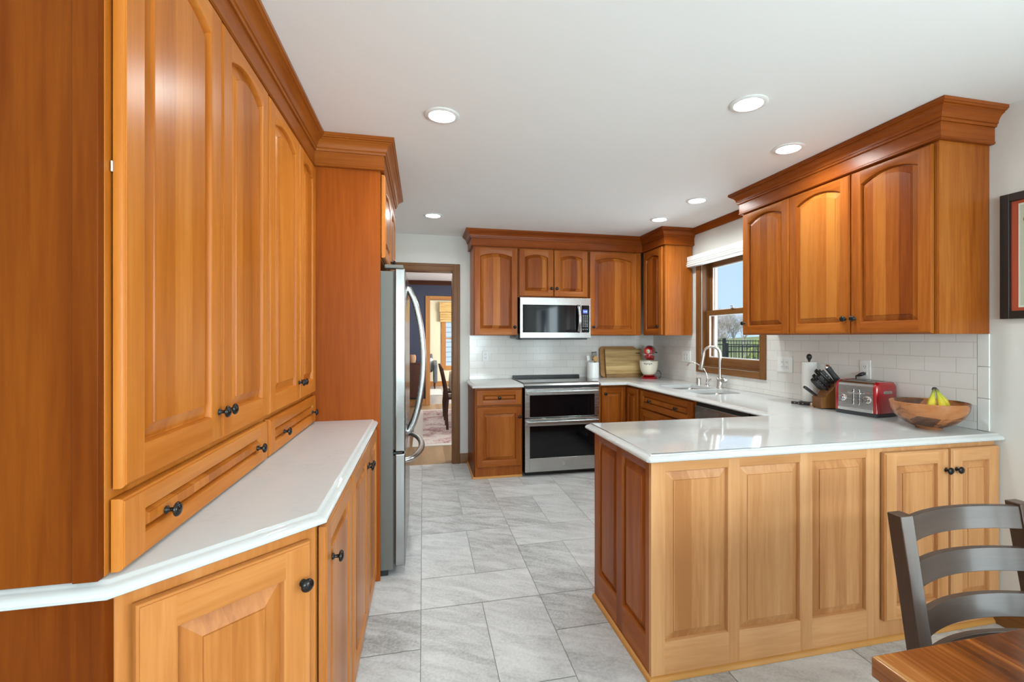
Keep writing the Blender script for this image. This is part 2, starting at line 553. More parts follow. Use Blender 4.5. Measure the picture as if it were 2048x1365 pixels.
def bamboo():
    m, nt, b = new_mat('bamboo_weave')
    v = obj_coords(nt, False)
    n = noise(nt, vscale(nt, v, (0.05, 0.05, 1)), 90, 3, 0.6)
    col = ramp(nt, n, [(0.3, (0.42, 0.24, 0.07)), (0.7, (0.74, 0.50, 0.20))])
    nt.links.new(col, b.inputs['Base Color'])
    b.inputs['Roughness'].default_value = 0.7
    return m


M['bamboo'] = bamboo()


def varied(name, c1, c2, scale, rough=0.9):
    m, nt, b = new_mat(name)
    n = noise(nt, obj_coords(nt), scale, 4, 0.65)
    nt.links.new(ramp(nt, n, [(0.35, c1), (0.65, c2)]), b.inputs['Base Color'])
    b.inputs['Roughness'].default_value = rough
    return m


M['lawn'] = varied('spring_lawn', (0.16, 0.19, 0.05), (0.36, 0.34, 0.14), 2.5)
M['path'] = varied('concrete_patio', (0.45, 0.42, 0.38), (0.58, 0.55, 0.50), 5)
M['bark'] = varied('grey_bark', (0.30, 0.26, 0.22), (0.52, 0.47, 0.41), 6)
M['twig'] = varied('pale_twigs', (0.50, 0.44, 0.40), (0.72, 0.65, 0.59), 3)
M['leaf'] = varied('shrub_leaf', (0.05, 0.12, 0.02), (0.22, 0.32, 0.06), 9)
M['leafy'] = varied('yellow_green_leaf', (0.22, 0.26, 0.05), (0.46, 0.48, 0.12), 9)
M['siding'] = plain('pale_blue_siding', (0.80, 0.80, 0.78), 0.7)


# ---------------------------------------------------------------- mesh helpers
class MB:
    """collects shapes and links them as ONE mesh object"""

    def __init__(self):
        self.v, self.f, self.m = [], [], []
        self.x = None

    def add(self, vs, fs, mi=0):
        o = len(self.v)
        if self.x is not None:
            vs = [self.x @ Vector(p) for p in vs]
        self.v += [tuple(p) for p in vs]
        self.f += [tuple(i + o for i in f) for f in fs]
        self.m += [mi] * len(fs)
        return self

    def box(self, x0, x1, y0, y1, z0, z1, mi=0):
        vs = [(x, y, z) for z in (z0, z1) for y in (y0, y1) for x in (x0, x1)]
        return self.add(vs, [(0, 2, 3, 1), (4, 5, 7, 6), (0, 1, 5, 4), (1, 3, 7, 5), (3, 2, 6, 7), (2, 0, 4, 6)], mi)

    def loft(self, rings, mi=0, close=True, cap0=True, cap1=True):
        n = len(rings[0])
        vs = [p for r in rings for p in r]
        fs = []
        for i in range(len(rings) - 1):
            for j in range(n if close else n - 1):
                k = (j + 1) % n
                fs.append((i * n + j, i * n + k, (i + 1) * n + k, (i + 1) * n + j))
        if cap0 and close:
            fs.append(tuple(range(n))[::-1])
        if cap1 and close:
            fs.append(tuple(range((len(rings) - 1) * n, len(rings) * n)))
        return self.add(vs, fs, mi)

    def prism(self, poly, z0, z1, mi=0):
        return self.loft([[(x, y, z0) for x, y in poly], [(x, y, z1) for x, y in poly]], mi)

    def lathe(self, prof, c=(0, 0, 0), axis='z', n=24, mi=0, cap0=True, cap1=True):
        rings = []
        for r, h in prof:
            ring = []
            for k in range(n):
                a = 2 * PI * k / n
                u, w = max(r, 1e-5) * math.cos(a), max(r, 1e-5) * math.sin(a)
                if axis == 'z':
                    ring.append((c[0] + u, c[1] + w, c[2] + h))
                elif axis == 'y':
                    ring.append((c[0] + u, c[1] + h, c[2] + w))
                else:
                    ring.append((c[0] + h, c[1] + u, c[2] + w))
            rings.append(ring)
        return self.loft(rings, mi, True, cap0, cap1)

    def tube(self, path, r, n=10, mi=0, cap=True, flat=None):
        P = [Vector(p) for p in path]
        R = r if isinstance(r, (list, tuple)) else [r] * len(P)
        up = None
        rings = []
        for i, p in enumerate(P):
            t = (P[min(i + 1, len(P) - 1)] - P[max(i - 1, 0)]).normalized()
            if up is None:
                up = Vector((0, 0, 1)) if abs(t.z) < 0.9 else Vector((0, 1, 0))
            s = t.cross(up)
            if s.length < 1e-6:
                s = t.cross(Vector((1, 0.3, 0)))
            s.normalize()
            up = s.cross(t).normalized()
            fl = flat or (1, 1)
            rings.append([tuple(p + s * (R[i] * fl[0] * math.cos(2 * PI * k / n)) + up * (R[i] * fl[1] * math.sin(2 * PI * k / n))) for k in range(n)])
        return self.loft(rings, mi, True, cap, cap)

    def build(self, name, mats, parent=None, loc=(0, 0, 0), rotz=0.0, bevel=0.0, smooth=35, seg=2, recalc=True):
        me = bpy.data.meshes.new(name)
        me.from_pydata(self.v, [], self.f)
        mats = mats if isinstance(mats, (list, tuple)) else [mats]
        for k in mats:
            me.materials.append(M[k] if isinstance(k, str) else k)
        me.polygons.foreach_set('material_index', self.m)
        if recalc:
            bm = bmesh.new()
            bm.from_mesh(me)
            bmesh.ops.recalc_face_normals(bm, faces=bm.faces)
            bm.to_mesh(me)
            bm.free()
        if smooth:
            me.polygons.foreach_set('use_smooth', [True] * len(me.polygons))
            me.set_sharp_from_angle(angle=math.radians(smooth))
        me.update()
        o = bpy.data.objects.new(name, me)
        C.objects.link(o)
        o.location = loc
        o.rotation_euler = (0, 0, rotz)
        if parent:
            o.parent = parent
        if bevel:
            b = o.modifiers.new('bevel', 'BEVEL')
            b.width = bevel
            b.segments = seg
            b.limit_method = 'ANGLE'
            b.angle_limit = math.radians(40)
            b.harden_normals = True
        return o


def tag(o, label, cat, group=None):
    o['label'] = label
    o['category'] = cat
    if group:
        o['group'] = group
    return o


def thing(name, label, cat, loc=(0, 0, 0), rotz=0.0, group=None):
    o = bpy.data.objects.new(name, None)
    o.empty_display_size = 0.05
    C.objects.link(o)
    o.location = loc
    o.rotation_euler = (0, 0, rotz)
    return tag(o, label, cat, group)


def struct(o):
    o['kind'] = 'structure'
    return o


def copy_tree(o, parent=None):
    c = o.copy()
    C.objects.link(c)
    if parent:
        c.parent = parent
    for ch in list(o.children):
        copy_tree(ch, c)
    return c


def offset_poly(poly, d, skip=()):
    """inward offset of a counter-clockwise polygon; edges named in skip stay put"""
    n = len(poly)
    lines = []
    for i in range(n):
        a, b = Vector(poly[i]), Vector(poly[(i + 1) % n])
        t = (b - a).normalized()
        nn = Vector((-t.y, t.x))
        k = 0.0 if i in skip else d
        lines.append((a + nn * k, t))
    out = []
    for i in range(n):
        p, t = lines[i - 1]
        q, s = lines[i]
        den = t.x * s.y - t.y * s.x
        w = ((q.x - p.x) * s.y - (q.y - p.y) * s.x) / den
        out.append((p.x + t.x * w, p.y + t.y * w))
    return out


def sweep(mb, path, prof, mi=0):
    """profile (out, z) swept along a plan path; out points to the right of travel; mitred"""
    P = [Vector(p) for p in path]
    rings = []
    for i, p in enumerate(P):
        if i == 0:
            t = (P[1] - p).normalized()
            m = Vector((t.y, -t.x))
        elif i == len(P) - 1:
            t = (p - P[i - 1]).normalized()
            m = Vector((t.y, -t.x))
        else:
            t0, t1 = (p - P[i - 1]).normalized(), (P[i + 1] - p).normalized()
            n0, n1 = Vector((t0.y, -t0.x)), Vector((t1.y, -t1.x))
            m = (n0 + n1)
            m = m / m.dot(n0)
        rings.append([(p.x + m.x * o, p.y + m.y * o, z) for o, z in prof])
    return mb.loft(rings, mi)


# ---------------------------------------------------------------- joinery
ARCN = 14


def outline(x0, x1, z0, z1, rise, y):
    pts = [(x0, y, z0), (x1, y, z0)]
    for k in range(ARCN + 1):
        u = k / ARCN
        pts.append((x1 + (x0 - x1) * u, y, z1 - rise * (2 * u - 1) ** 2))
    return pts


def panel_mesh(x0, x1, z0, z1, rise, y, bw, raise_=0.0145):
    """raised panel inside a frame opening; y is the frame face, panel sits behind it"""
    mb = MB()
    ya, yb = y + 0.0155, y + 0.0155 - raise_
    e = 0.006

    def ring(i, yy, k=1.0):
        return outline(x0 + i, x1 - i, z0 + i, z1 - i, rise * k, yy)
    d = yb - ya
    rings = [ring(0.002, ya + 0.004), ring(e, ya), ring(e + 0.003, ya), ring(e + bw * 0.5, ya + d * 0.30, 0.97), ring(e + bw * 0.85, ya + d * 0.62, 0.95), ring(e + bw, ya + d * 0.76, 0.93),
             ring(e + bw + 0.0012, yb, 0.93)]
    mb.loft(rings, 0, True, False, True)
    return mb


def sticking(mb, x0, x1, z0, z1, rise, y):
    rings = [outline(x0, x1, z0, z1, rise, y),
             outline(x0 + 0.003, x1 - 0.003, z0 + 0.003, z1 - 0.003, rise, y + 0.0015),
             outline(x0 + 0.006, x1 - 0.006, z0 + 0.006, z1 - 0.006, rise, y + 0.009),
             outline(x0 + 0.0065, x1 - 0.0065, z0 + 0.0065, z1 - 0.0065, rise, y + 0.0175)]
    n = len(rings[0])
    vs = [p for r in rings for p in r]
    for i in range(3):
        for j in range(n):
            k = (j + 1) % n
            mi = 0 if j == 1 or j == n - 1 else 1
            mb.add([rings[i][j], rings[i][k], rings[i + 1][k], rings[i + 1][j]], [(0, 1, 2, 3)], mi)


def top_rail(mb, x0, x1, ztop, z1, rise, y, mi):
    arc = [(x0 + (x1 - x0) * k / ARCN, y, z1 - rise * (2 * k / ARCN - 1) ** 2) for k in range(ARCN + 1)]
    top = [(p[0], y, ztop) for p in arc]
    vs = arc + top
    mb.add(vs, [(k, k + 1, ARCN + 1 + k + 1, ARCN + 1 + k) for k in range(ARCN)], mi)


KNOB_MESH = None


def knob_mesh():
    global KNOB_MESH
    if KNOB_MESH is None:
        mb = MB()
        prof = [(0.0, 0), (0.0085, 0), (0.0095, -0.0015), (0.0085, -0.004), (0.0055, -0.006), (0.0045, -0.009), (0.0050, -0.016),
                (0.008, -0.018), (0.0145, -0.0195), (0.0165, -0.022), (0.0158, -0.025), (0.012, -0.0285), (0.006, -0.0305), (0.0, -0.031)]
        mb.lathe(prof, (0, 0, 0), 'y', 20)
        t = mb.build('knob', 'knob', smooth=50)
        KNOB_MESH = t.data
        bpy.data.objects.remove(t)
    return KNOB_MESH


def knob(parent, x, y, z):
    o = bpy.data.objects.new('knob', knob_mesh())
    C.objects.link(o)
    o.location = (x, y, z)
    o.parent = parent
    return o


def door(parent, name, x0, x1, z0, z1, rise=0.0, knobs=(), stile=0.058, railb=0.06, railt=0.058, bw=0.030, t=0.020, mats=('cherry', 'cherry_rail', 'cherry_stave'), y0=-0.005):
    """frame and raised panel leaf in the cabinet's own axes; front looks along -y"""
    mb = MB()
    yf = y0 - t
    e = 0.006

    def rect(i, y):
        return [(x0 + i, y, z0 + i), (x1 - i, y, z0 + i), (x1 - i, y, z1 - i), (x0 + i, y, z1 - i)]
    e = 0.0085
    A, B, B1, B2, Cc = rect(0, y0), rect(0, yf + 0.008), rect(0.0015, yf + 0.0045), rect(0.0045, yf + 0.0022), rect(e, yf)
    B3, B4 = rect(0.0058, yf + 0.0022), rect(0.0062, yf)
    for P, Q in ((A, B), (B, B1), (B1, B2), (B2, B3), (B3, B4), (B4, Cc)):
        for j in range(4):
            k = (j + 1) % 4
            mb.add([P[j], P[k], Q[k], Q[j]], [(0, 1, 2, 3)], 1 if j in (0, 2) else 0)
    mb.add(A, [(3, 2, 1, 0)], 0)
    S = [(x0 + 0.03, y0, z0 + 0.03), (x1 - 0.03, y0, z0 + 0.03), (x1 - 0.03, y0, z1 - 0.03), (x0 + 0.03, y0, z1 - 0.03)]
    S2 = [(p[0], 0.0005, p[2]) for p in S]
    for j in range(4):
        mb.add([S[j], S[(j + 1) % 4], S2[(j + 1) % 4], S2[j]], [(0, 1, 2, 3)], 0)
    xa, xb, za, zb = x0 + stile, x1 - stile, z0 + railb, z1 - railt
    mb.add([(x0 + e, yf, z0 + e), (xa, yf, z0 + e), (xa, yf, z1 - e), (x0 + e, yf, z1 - e)], [(0, 1, 2, 3)], 0)
    mb.add([(xb, yf, z0 + e), (x1 - e, yf, z0 + e), (x1 - e, yf, z1 - e), (xb, yf, z1 - e)], [(0, 1, 2, 3)], 0)
    mb.add([(xa, yf, z0 + e), (xb, yf, z0 + e), (xb, yf, za), (xa, yf, za)], [(0, 1, 2, 3)], 1)
    top_rail(mb, xa, xb, z1 - e, zb, rise, yf, 1)
    sticking(mb, xa, xb, za, zb, rise, yf)
    d = mb.build(name, [mats[0], mats[1]], parent, smooth=30, recalc=False)
    fix_normals(d)
    p = panel_mesh(xa, xb, za, zb, rise, yf, bw).build('raised_panel', mats[2], d, smooth=12)
    for kx, kz in knobs:
        knob(d, kx, yf, kz)
    return d


def fix_normals(o):
    """faces of open joinery meshes look outwards (towards -y) where they lie flat"""
    me = o.data
    bm = bmesh.new()
    bm.from_mesh(me)
    bmesh.ops.remove_doubles(bm, verts=bm.verts, dist=0.0001)
    bmesh.ops.recalc_face_normals(bm, faces=bm.faces)
    bm.to_mesh(me)
    bm.free()
    me.polygons.foreach_set('use_smooth', [True] * len(me.polygons))
    me.set_sharp_from_angle(angle=math.radians(28))


def panel_face(parent, name, x0, x1, z0, z1, opens, yf=-0.018, mats=('pale', 'pale_rail', 'pale_stave'), bw=0.03, yb=0.0):
    """a wide frame of stiles and rails with several raised panels"""
    mb = MB()
    xs = [x0] + [v for o in opens for v in o[:2]] + [x1]
    for k in range(0, len(xs), 2):
        mb.add([(xs[k], yf, z0), (xs[k + 1], yf, z0), (xs[k + 1], yf, z1), (xs[k], yf, z1)], [(0, 1, 2, 3)], 0)
    for xa, xb, za, zb in opens:
        mb.add([(xa, yf, z0), (xb, yf, z0), (xb, yf, za), (xa, yf, za)], [(0, 1, 2, 3)], 1)
        top_rail(mb, xa, xb, z1, zb, 0, yf, 1)
        sticking(mb, xa, xb, za, zb, 0, yf)
    A = [(x0, yb, z0), (x1, yb, z0), (x1, yb, z1), (x0, yb, z1)]
    B = [(x0, yf, z0), (x1, yf, z0), (x1, yf, z1), (x0, yf, z1)]
    for j in range(4):
        k = (j + 1) % 4
        mb.add([A[j], A[k], B[k], B[j]], [(0, 1, 2, 3)], 0)
    mb.add(A, [(3, 2, 1, 0)], 0)
    f = mb.build(name, [mats[0], mats[1]], parent, smooth=30, recalc=False)
    fix_normals(f)
    for xa, xb, za, zb in opens:
        panel_mesh(xa, xb, za, zb, 0, yf, bw).build('raised_panel', mats[2], f, smooth=12)
    return f


CROWN = [(0.0, ZF), (0.018, ZF), (0.024, ZF + 0.004), (0.024, ZF + 0.010), (0.021, ZF + 0.014), (0.021, 2.360), (0.029, 2.360), (0.031, 2.366), (0.031, 2.373), (0.036, 2.374), (0.037, 2.384), (0.041, 2.396), (0.049, 2.408),
         (0.059, 2.415), (0.062, 2.416), (0.062, 2.421), (0.070, 2.423), (0.074, 2.429), (0.078, 2.430), (0.078, HC - 0.001), (0.0, HC - 0.001)]


# ================================================================ the setting
def floor_object():
    mb = MB()
    tiles = []
    g = 0.0016
    x00, T = -0.0102, 0.6096
    tl = []
    for ci in range(-7, 6):
        xa, xb = x00 + ci * T, x00 + (ci + 1) * T
        base = 2.4147 if ci % 2 == 0 else 2.110
        for k in range(-8, 6):
            y = base + k * T * 1.5
            tl.append((xa, xb, y, y + T / 2))
            tl.append((xa, (xa + xb) / 2, y + T / 2, y + T * 1.5))
            tl.append(((xa + xb) / 2, xb, y + T / 2, y + T * 1.5))
    mb.add([(-3.3, -3.4, -0.003), (XR + 0.3, -3.4, -0.003), (XR + 0.3, YB + 0.02, -0.003), (-3.3, YB + 0.02, -0.003)], [(0, 1, 2, 3)], 1)
    tiles.append(0.0)
    for xa, xb, ya, yb in tl:
        xa, xb = max(xa + g, -3.3), min(xb - g, XR + 0.3)
        ya, yb = max(ya + g, -3.4), min(yb - g, YB + 0.02)
        if xb - xa < 0.01 or yb - ya < 0.01:
            continue
        mb.add([(xa, ya, 0), (xb, ya, 0), (xb, yb, 0), (xa, yb, 0)], [(0, 1, 2, 3)], 0)
        tiles.append(random.random())
    o = mb.build('floor', ['tile', 'grout'], smooth=0)
    a = o.data.attributes.new('tile', 'FLOAT', 'FACE')
    a.data.foreach_set('value', tiles)
    return struct(o)


floor_object()
struct(MB().box(-3.3, XR + 0.3, -3.4, YB + 0.12, HC, HC + 0.1).build('ceiling', 'ceiling', smooth=0))

# right wall with the window opening over the sink
WY0, WY1, WZ0, WZ1 = 3.305, 4.135, 1.075, 2.10
mb = MB()
TW = 0.16
for a in ((-3.4, -1.85, 0, HC), (-1.85, 0.15, 2.08, HC), (0.15, WY0, 0, HC), (WY1, YB + 0.12, 0, HC), (WY0, WY1, 0, WZ0), (WY0, WY1, WZ1, HC)):
    mb.box(XR, XR + TW, a[0], a[1], a[2], a[3])
struct(mb.build('wall_right', 'wall', smooth=0))
# back wall with the doorway to the dining room
DX0, DX1, DZ = -0.56, 0.318, 2.074
mb = MB()
for a in ((-3.3, DX0, 0, HC), (DX1, XR, 0, HC), (DX0, DX1, DZ, HC)):
    mb.box(a[0], a[1], YB, YB + 0.12, a[2], a[3])
struct(mb.build('wall_back', 'wall', smooth=0))
struct(MB().box(XL - 0.12, XL, 1.05, YB, 0, HC).build('wall_left', 'wall', smooth=0))
struct(MB().box(-3.3, XL - 0.12, 1.05, 1.17, 0, HC).build('wall_nook', 'wall', smooth=0))
struct(MB().box(-3.42, -3.3, -3.4, 1.17, 0, HC).build('wall_nook_left', 'wall', smooth=0))
# rear wall with a patio door and a window (behind the viewer)
mb = MB()
for a in ((-3.3, -0.65, 0, HC), (-0.65, 1.75, 0, 0.85), (-0.65, 1.75, 2.05, HC), (1.75, XR, 0, HC)):
    mb.box(a[0], a[1], -3.4, -3.25, a[2], a[3])
struct(mb.build('wall_rear', 'wall', smooth=0))


def rear_frame(name, x0, x1, z0, z1, n):
    mb = MB()
    w = 0.06
    mb.box(x0, x1, -3.30, -3.22, z0, z0 + w).box(x0, x1, -3.30, -3.22, z1 - w, z1)
    for k in range(n + 1):
        xc = x0 + w / 2 + (x1 - x0 - w) * k / n
        mb.box(xc - w / 2, xc + w / 2, -3.29, -3.23, z0 + w, z1 - w)
    return struct(mb.build(name, 'white', smooth=0))


rear_frame('window_2', -0.65, 1.75, 0.85, 2.05, 3)
mb = MB()
for y0, y1, z0, z1 in ((-1.85, -1.78, 0, 2.08), (0.08, 0.15, 0, 2.08), (-0.885, -0.815, 0, 2.08), (-1.78, 0.08, 0.0, 0.09), (-1.78, 0.08, 2.0, 2.08)):
    mb.box(XR + 0.03, XR + 0.09, y0, y1, z0, z1)
struct(mb.build('door_2', 'white', smooth=0))

# door casing to the dining room
mb = MB()
prof = 0.068
for x0, x1, z0, z1 in ((DX1 - 0.001, DX1 + prof, 0, DZ + prof), (DX0 - prof, DX0 + 0.001, 0, DZ + prof)):
    mb.box(x0, x1, YB - 0.018, YB, z0, z1, 0)
    s = 1 if x0 > 0 else -1
    xi = DX1 if s > 0 else DX0
    mb.box(min(xi + s * 0.040, xi + s * 0.062), max(xi + s * 0.040, xi + s * 0.062), YB - 0.024, YB - 0.018, z0, z1 - 0.008, 0)
mb.box(DX0, DX1, YB - 0.018, YB, DZ - 0.001, DZ + prof, 1)
mb.box(DX0, DX1, YB - 0.024, YB - 0.018, DZ + 0.040, DZ + 0.062, 1)
mb.box(DX1 - 0.014, DX1 - 0.0005, YB - 0.018, YB + 0.138, 0, DZ - 0.0005, 0)
mb.box(DX0 + 0.0005, DX0 + 0.014, YB - 0.018, YB + 0.138, 0, DZ - 0.0005, 0)
mb.box(DX0 + 0.014, DX1 - 0.014, YB - 0.018, YB + 0.138, DZ - 0.014, DZ - 0.0005, 1)
struct(mb.build('door_1', ['oak_z', 'oak_h'], bevel=0.004))
BASE = [(0.0, 0.0), (0.014, 0.0), (0.014, 0.075), (0.010, 0.085), (0.008, 0.098), (0.0, 0.105)]
mb = MB()
sweep(mb, [(DX1 + prof + 0.001, YB - 0.0005), (0.478, YB - 0.0005)], BASE)
struct(mb.build('baseboard_back', 'oak_h'))
mb = MB()
sweep(mb, [(XR - 0.0005, 1.70), (XR - 0.0005, 0.16)], BASE)
struct(mb.build('baseboard_right', 'oak_h'))

# tiled splashbacks
mb = MB()
mb.box(0.489, XR - 0.009, YB - 0.008, YB - 0.0005, ZT + 0.001, ZB + 0.02)
struct(mb.build('wall_back_tile', 'subway', smooth=0))
mb = MB()
for a in ((1.775, 3.235, ZT + 0.001, ZB + 0.02), (3.235, 4.215, ZT + 0.001, 1.019), (4.215, YB - 0.001, ZT + 0.001, ZB + 0.02)):
    mb.box(XR - 0.008, XR - 0.0005, a[0], a[1], a[2], a[3])
struct(mb.build('wall_right_tile', 'subway', smooth=0))
mb = MB()
for z0, z1 in ((ZT + 0.001, 1.060), (1.0615, 1.215), (1.2165, ZB - 0.002)):
    mb.box(XR - 0.009, XR - 0.0005, 1.722, 1.7735, z0, z1)
struct(mb.build('trim_tile_edge', 'tile_trim', bevel=0.003))
# wood crown along the window wall between the two cabinet groups
mb = MB()
wc = [(0.0, 2.385), (0.010, 2.385), (0.014, 2.395), (0.024, 2.412), (0.040, 2.430), (0.046, 2.436), (0.046, HC - 0.001), (0.0, HC - 0.001)]
sweep(mb, [(XR - 0.0005, 4.31), (XR - 0.0005, 3.115)], wc)
struct(mb.build('trim_crown_window_wall', 'crown', smooth=30))


# ---------------------------------------------------------------- window over the sink
def sink_window():
    xw = XR
    mb = MB()
    oy0, oy1, oz0, oz1 = 3.237, 4.212, 1.018, 2.16
    cw = 0.068
    for y0, y1 in ((oy0, oy0 + cw), (oy1 - cw, oy1)):
        mb.box(xw - 0.020, xw - 0.0005, y0, y1, oz0, oz1, 0)
    mb.box(xw - 0.020, xw - 0.0005, oy0 + cw, oy1 - cw, oz0, oz0 + 0.055, 1)
    mb.box(xw - 0.020, xw - 0.0005, oy0 + cw, oy1 - cw, oz1 - cw, oz1, 1)
    # jamb lining
    mb.box(xw - 0.0005, xw + 0.15, WY0 + 0.0005, WY0 + 0.012, WZ0, WZ1, 0)
    mb.box(xw - 0.0005, xw + 0.15, WY1 - 0.012, WY1 - 0.0005, WZ0, WZ1, 0)
    mb.box(xw - 0.0005, xw + 0.15, WY0 + 0.012, WY1 - 0.012, WZ0 + 0.0005, WZ0 + 0.014, 1)
    mb.box(xw - 0.0005, xw + 0.15, WY0 + 0.012, WY1 - 0.012, WZ1 - 0.012, WZ1 - 0.0005, 1)
    w = struct(mb.build('window_1', ['oak_z', 'oak_h'], bevel=0.003))
    ya, yb = WY0 + 0.0125, WY1 - 0.0125

    def sash(name, xc, z0, z1, bot, top):
        m2 = MB()
        st = 0.042
        m2.box(xc - 0.016, xc + 0.016, ya, ya + st, z0, z1, 0)
        m2.box(xc - 0.016, xc + 0.016, yb - st, yb, z0, z1, 0)
        m2.box(xc - 0.016, xc + 0.016, ya + st, yb - st, z0, z0 + bot, 1)
        m2.box(xc - 0.016, xc + 0.016, ya + st, yb - st, z1 - top, z1, 1)
        s = m2.build(name, ['oak_z', 'oak_h'], w, bevel=0.002)
        g = MB().box(xc - 0.003, xc + 0.003, ya + st - 0.004, yb - st + 0.004, z0 + bot - 0.004, z1 - top + 0.004).build('pane', 'glass', s, smooth=0)
        m3 = MB()
        b = 0.010
        y0, y1, q0, q1 = ya + st, yb - st, z0 + bot, z1 - top
        for a in ((y0, y0 + b, q0, q1), (y1 - b, y1, q0, q1), (y0 + b, y1 - b, q0, q0 + b), (y0 + b, y1 - b, q1 - b, q1)):
            m3.box(xc - 0.012, xc - 0.004, *a)
        m3.build('glazing_bead', 'white', s, smooth=0)
        return s
    sash('sash', xw + 0.055, WZ0 + 0.0145, 1.615, 0.075, 0.045)
    sash('sash', xw + 0.092, 1.570, WZ1 - 0.0125, 0.045, 0.05)
    m4 = MB()
    m4.box(xw + 0.030, xw + 0.055, 3.70, 3.735, 1.6155, 1.625)
    m4.tube([(xw + 0.040, 3.712, 1.625), (xw + 0.040, 3.712, 1.636), (xw + 0.036, 3.745, 1.640)], 0.004, 8)
    m4.build('sash_lock', 'nickel', w)
    m5 = MB()
    for z in (1.09, 1.585):
        m5.box(xw + 0.110, xw + 0.140, ya, ya + 0.02, z, z + 0.5)
        m5.box(xw + 0.110, xw + 0.140, yb - 0.03, yb, z, z + 0.5)
    m5.build('jamb_liner', 'white', w, smooth=0)
    return w


sink_window()
bl = thing('window_blind', 'white roman blind pulled up under its headrail above the sink window', 'blind', (XR - 0.032, 3.72, 2.06))
mb = MB()
mb.box(-0.036, 0.030, -0.63, 0.63, 0.058, 0.108)
mb.build('headrail', 'white', bl, bevel=0.008)
mb = MB()
pr = [(-0.034, 0.056), (-0.044, 0.044), (-0.036, 0.034), (-0.048, 0.022), (-0.040, 0.010), (-0.044, 0.002), (0.010, 0.0), (0.010, 0.056)]
mb.loft([[(x, y, z) for x, z in pr] for y in (-0.622, 0.622)])
mb.build('folded_fabric', 'white', bl, smooth=60)


# ================================================================ kitchen joinery: left run
def cabinet(name, label, loc, rot, w, d, z0, z1, mats='cherry', group=None, x0=0.0):
    """an Empty at the cabinet's front left foot; body behind y=0"""
    t = thing(name, label, 'cabinet', loc, rot, group)
    MB().box(x0 + 0.0008, w - 0.0008, 0, d, z0, z1).build('body', mats, t, bevel=0.0015)
    return t


LFX = -0.587
# the tall unit nearest the camera stands on the worktop
t = cabinet('hutch_cabinet', 'nearest tall cherry cabinet on the left worktop, two long arched doors over a wide drawer', (LFX, 1.050, 0), PI / 2, 0.895, 0.342, ZT + 0.002, ZF - 0.001)
door(t, 'door', 0.016, 0.470, 1.066, ZD, 0.036, [(0.447, 1.148)], stile=0.066, railb=0.07, railt=0.042, bw=0.034)
door(t, 'door', 0.477, 0.888, 1.066, ZD, 0.036, [(0.500, 1.148)], stile=0.062, railb=0.07, railt=0.042, bw=0.034)
door(t, 'drawer', 0.010, 0.876, ZT + 0.005, 1.048, 0, [(0.165, 0.972), (0.765, 0.972)], stile=0.075, railb=0.042, railt=0.042, bw=0.010)
mb = MB()
mb.box(-0.0175, 0.0, 0.0005, 0.0415, ZT + 0.002, ZF - 0.001, 1).box(-0.012, 0.0, 0.0425, 0.342, ZT + 0.002, ZF - 0.001, 0)
mb.build('end_panel', ['cherry_panel', 'cherry_panel'], t, bevel=0.0015)
mb = MB()
mb.tube([(0.0150, -0.004, 1.678), (0.0150, -0.004, 1.698)], 0.0030, 8)
mb.build('hinge', 'nickel', t)
t = cabinet('hutch_cabinet', 'farther tall cherry cabinet on the left worktop, against the fridge panel', (LFX, 1.9455, 0), PI / 2, 0.799, 0.342, ZT + 0.002, ZF - 0.001)
door(t, 'door', 0.012, 0.452, 1.066, ZD, 0.036, [(0.430, 1.148)], stile=0.062, railb=0.07, railt=0.042, bw=0.034)
door(t, 'door', 0.459, 0.790, 1.066, ZD, 0.036, [(0.482, 1.148)], stile=0.062, railb=0.07, railt=0.042, bw=0.034)
door(t, 'drawer', 0.012, 0.790, ZT + 0.005, 1.048, 0, [(0.19, 0.968), (0.700, 0.968)], stile=0.06, railb=0.042, railt=0.042, bw=0.010)

YT = 2.7466
# over-fridge cabinet with its floor-standing side panels
t = thing('fridge_cabinet', 'cherry cabinet over the fridge with full height side panels', 'cabinet', (-0.232, YT, 0), PI / 2)
MB().box(0.021, 1.028, 0, 0.69, 1.80, HC - 0.002).build('body', 'cherry', t, bevel=0.0015)
mb = MB()
mb.box(0.0, 0.020, 0, 0.69, 0.001, HC - 0.002)
mb.build('tall_panel', 'cherry_red', t, bevel=0.0015)
MB().box(1.029, 1.048, 0, 0.69, 0.001, HC - 0.002).build('tall_panel', 'cherry_red', t, bevel=0.0015)
door(t, 'door', 0.024, 0.520, 1.806, ZD, 0.035, [(0.490, 1.85)])
door(t, 'door', 0.527, 1.024, 1.806, ZD, 0.035, [(0.557, 1.85)])

mb = MB()
sweep(mb, [(XL + 0.001, 1.0315), (LFX, 1.0315), (LFX, YT - 0.0005), (-0.2315, YT - 0.0005), (-0.2315, YT + 1.0495), (XL + 0.001, YT + 1.0495)], CROWN)
tag(mb.build('crown_moulding', 'cherry_dark_rail', smooth=22), 'long cherry crown moulding over the tall left cabinets and the fridge', 'moulding')

# base cabinets of the left run
DL = 0.4118
DA = math.atan2(0.280, 0.302)
t = thing('base_cabinet', 'angled cherry base cabinet with one wide door at the near end of the left worktop', 'cabinet', (-0.576, 1.05, 0), DA)
mb = MB()
ca, sa = math.cos(-DA), math.sin(-DA)


def to_diag(x, y):
    dx, dy = x + 0.576, y - 1.05
    return (dx * ca - dy * sa, dx * sa + dy * ca)


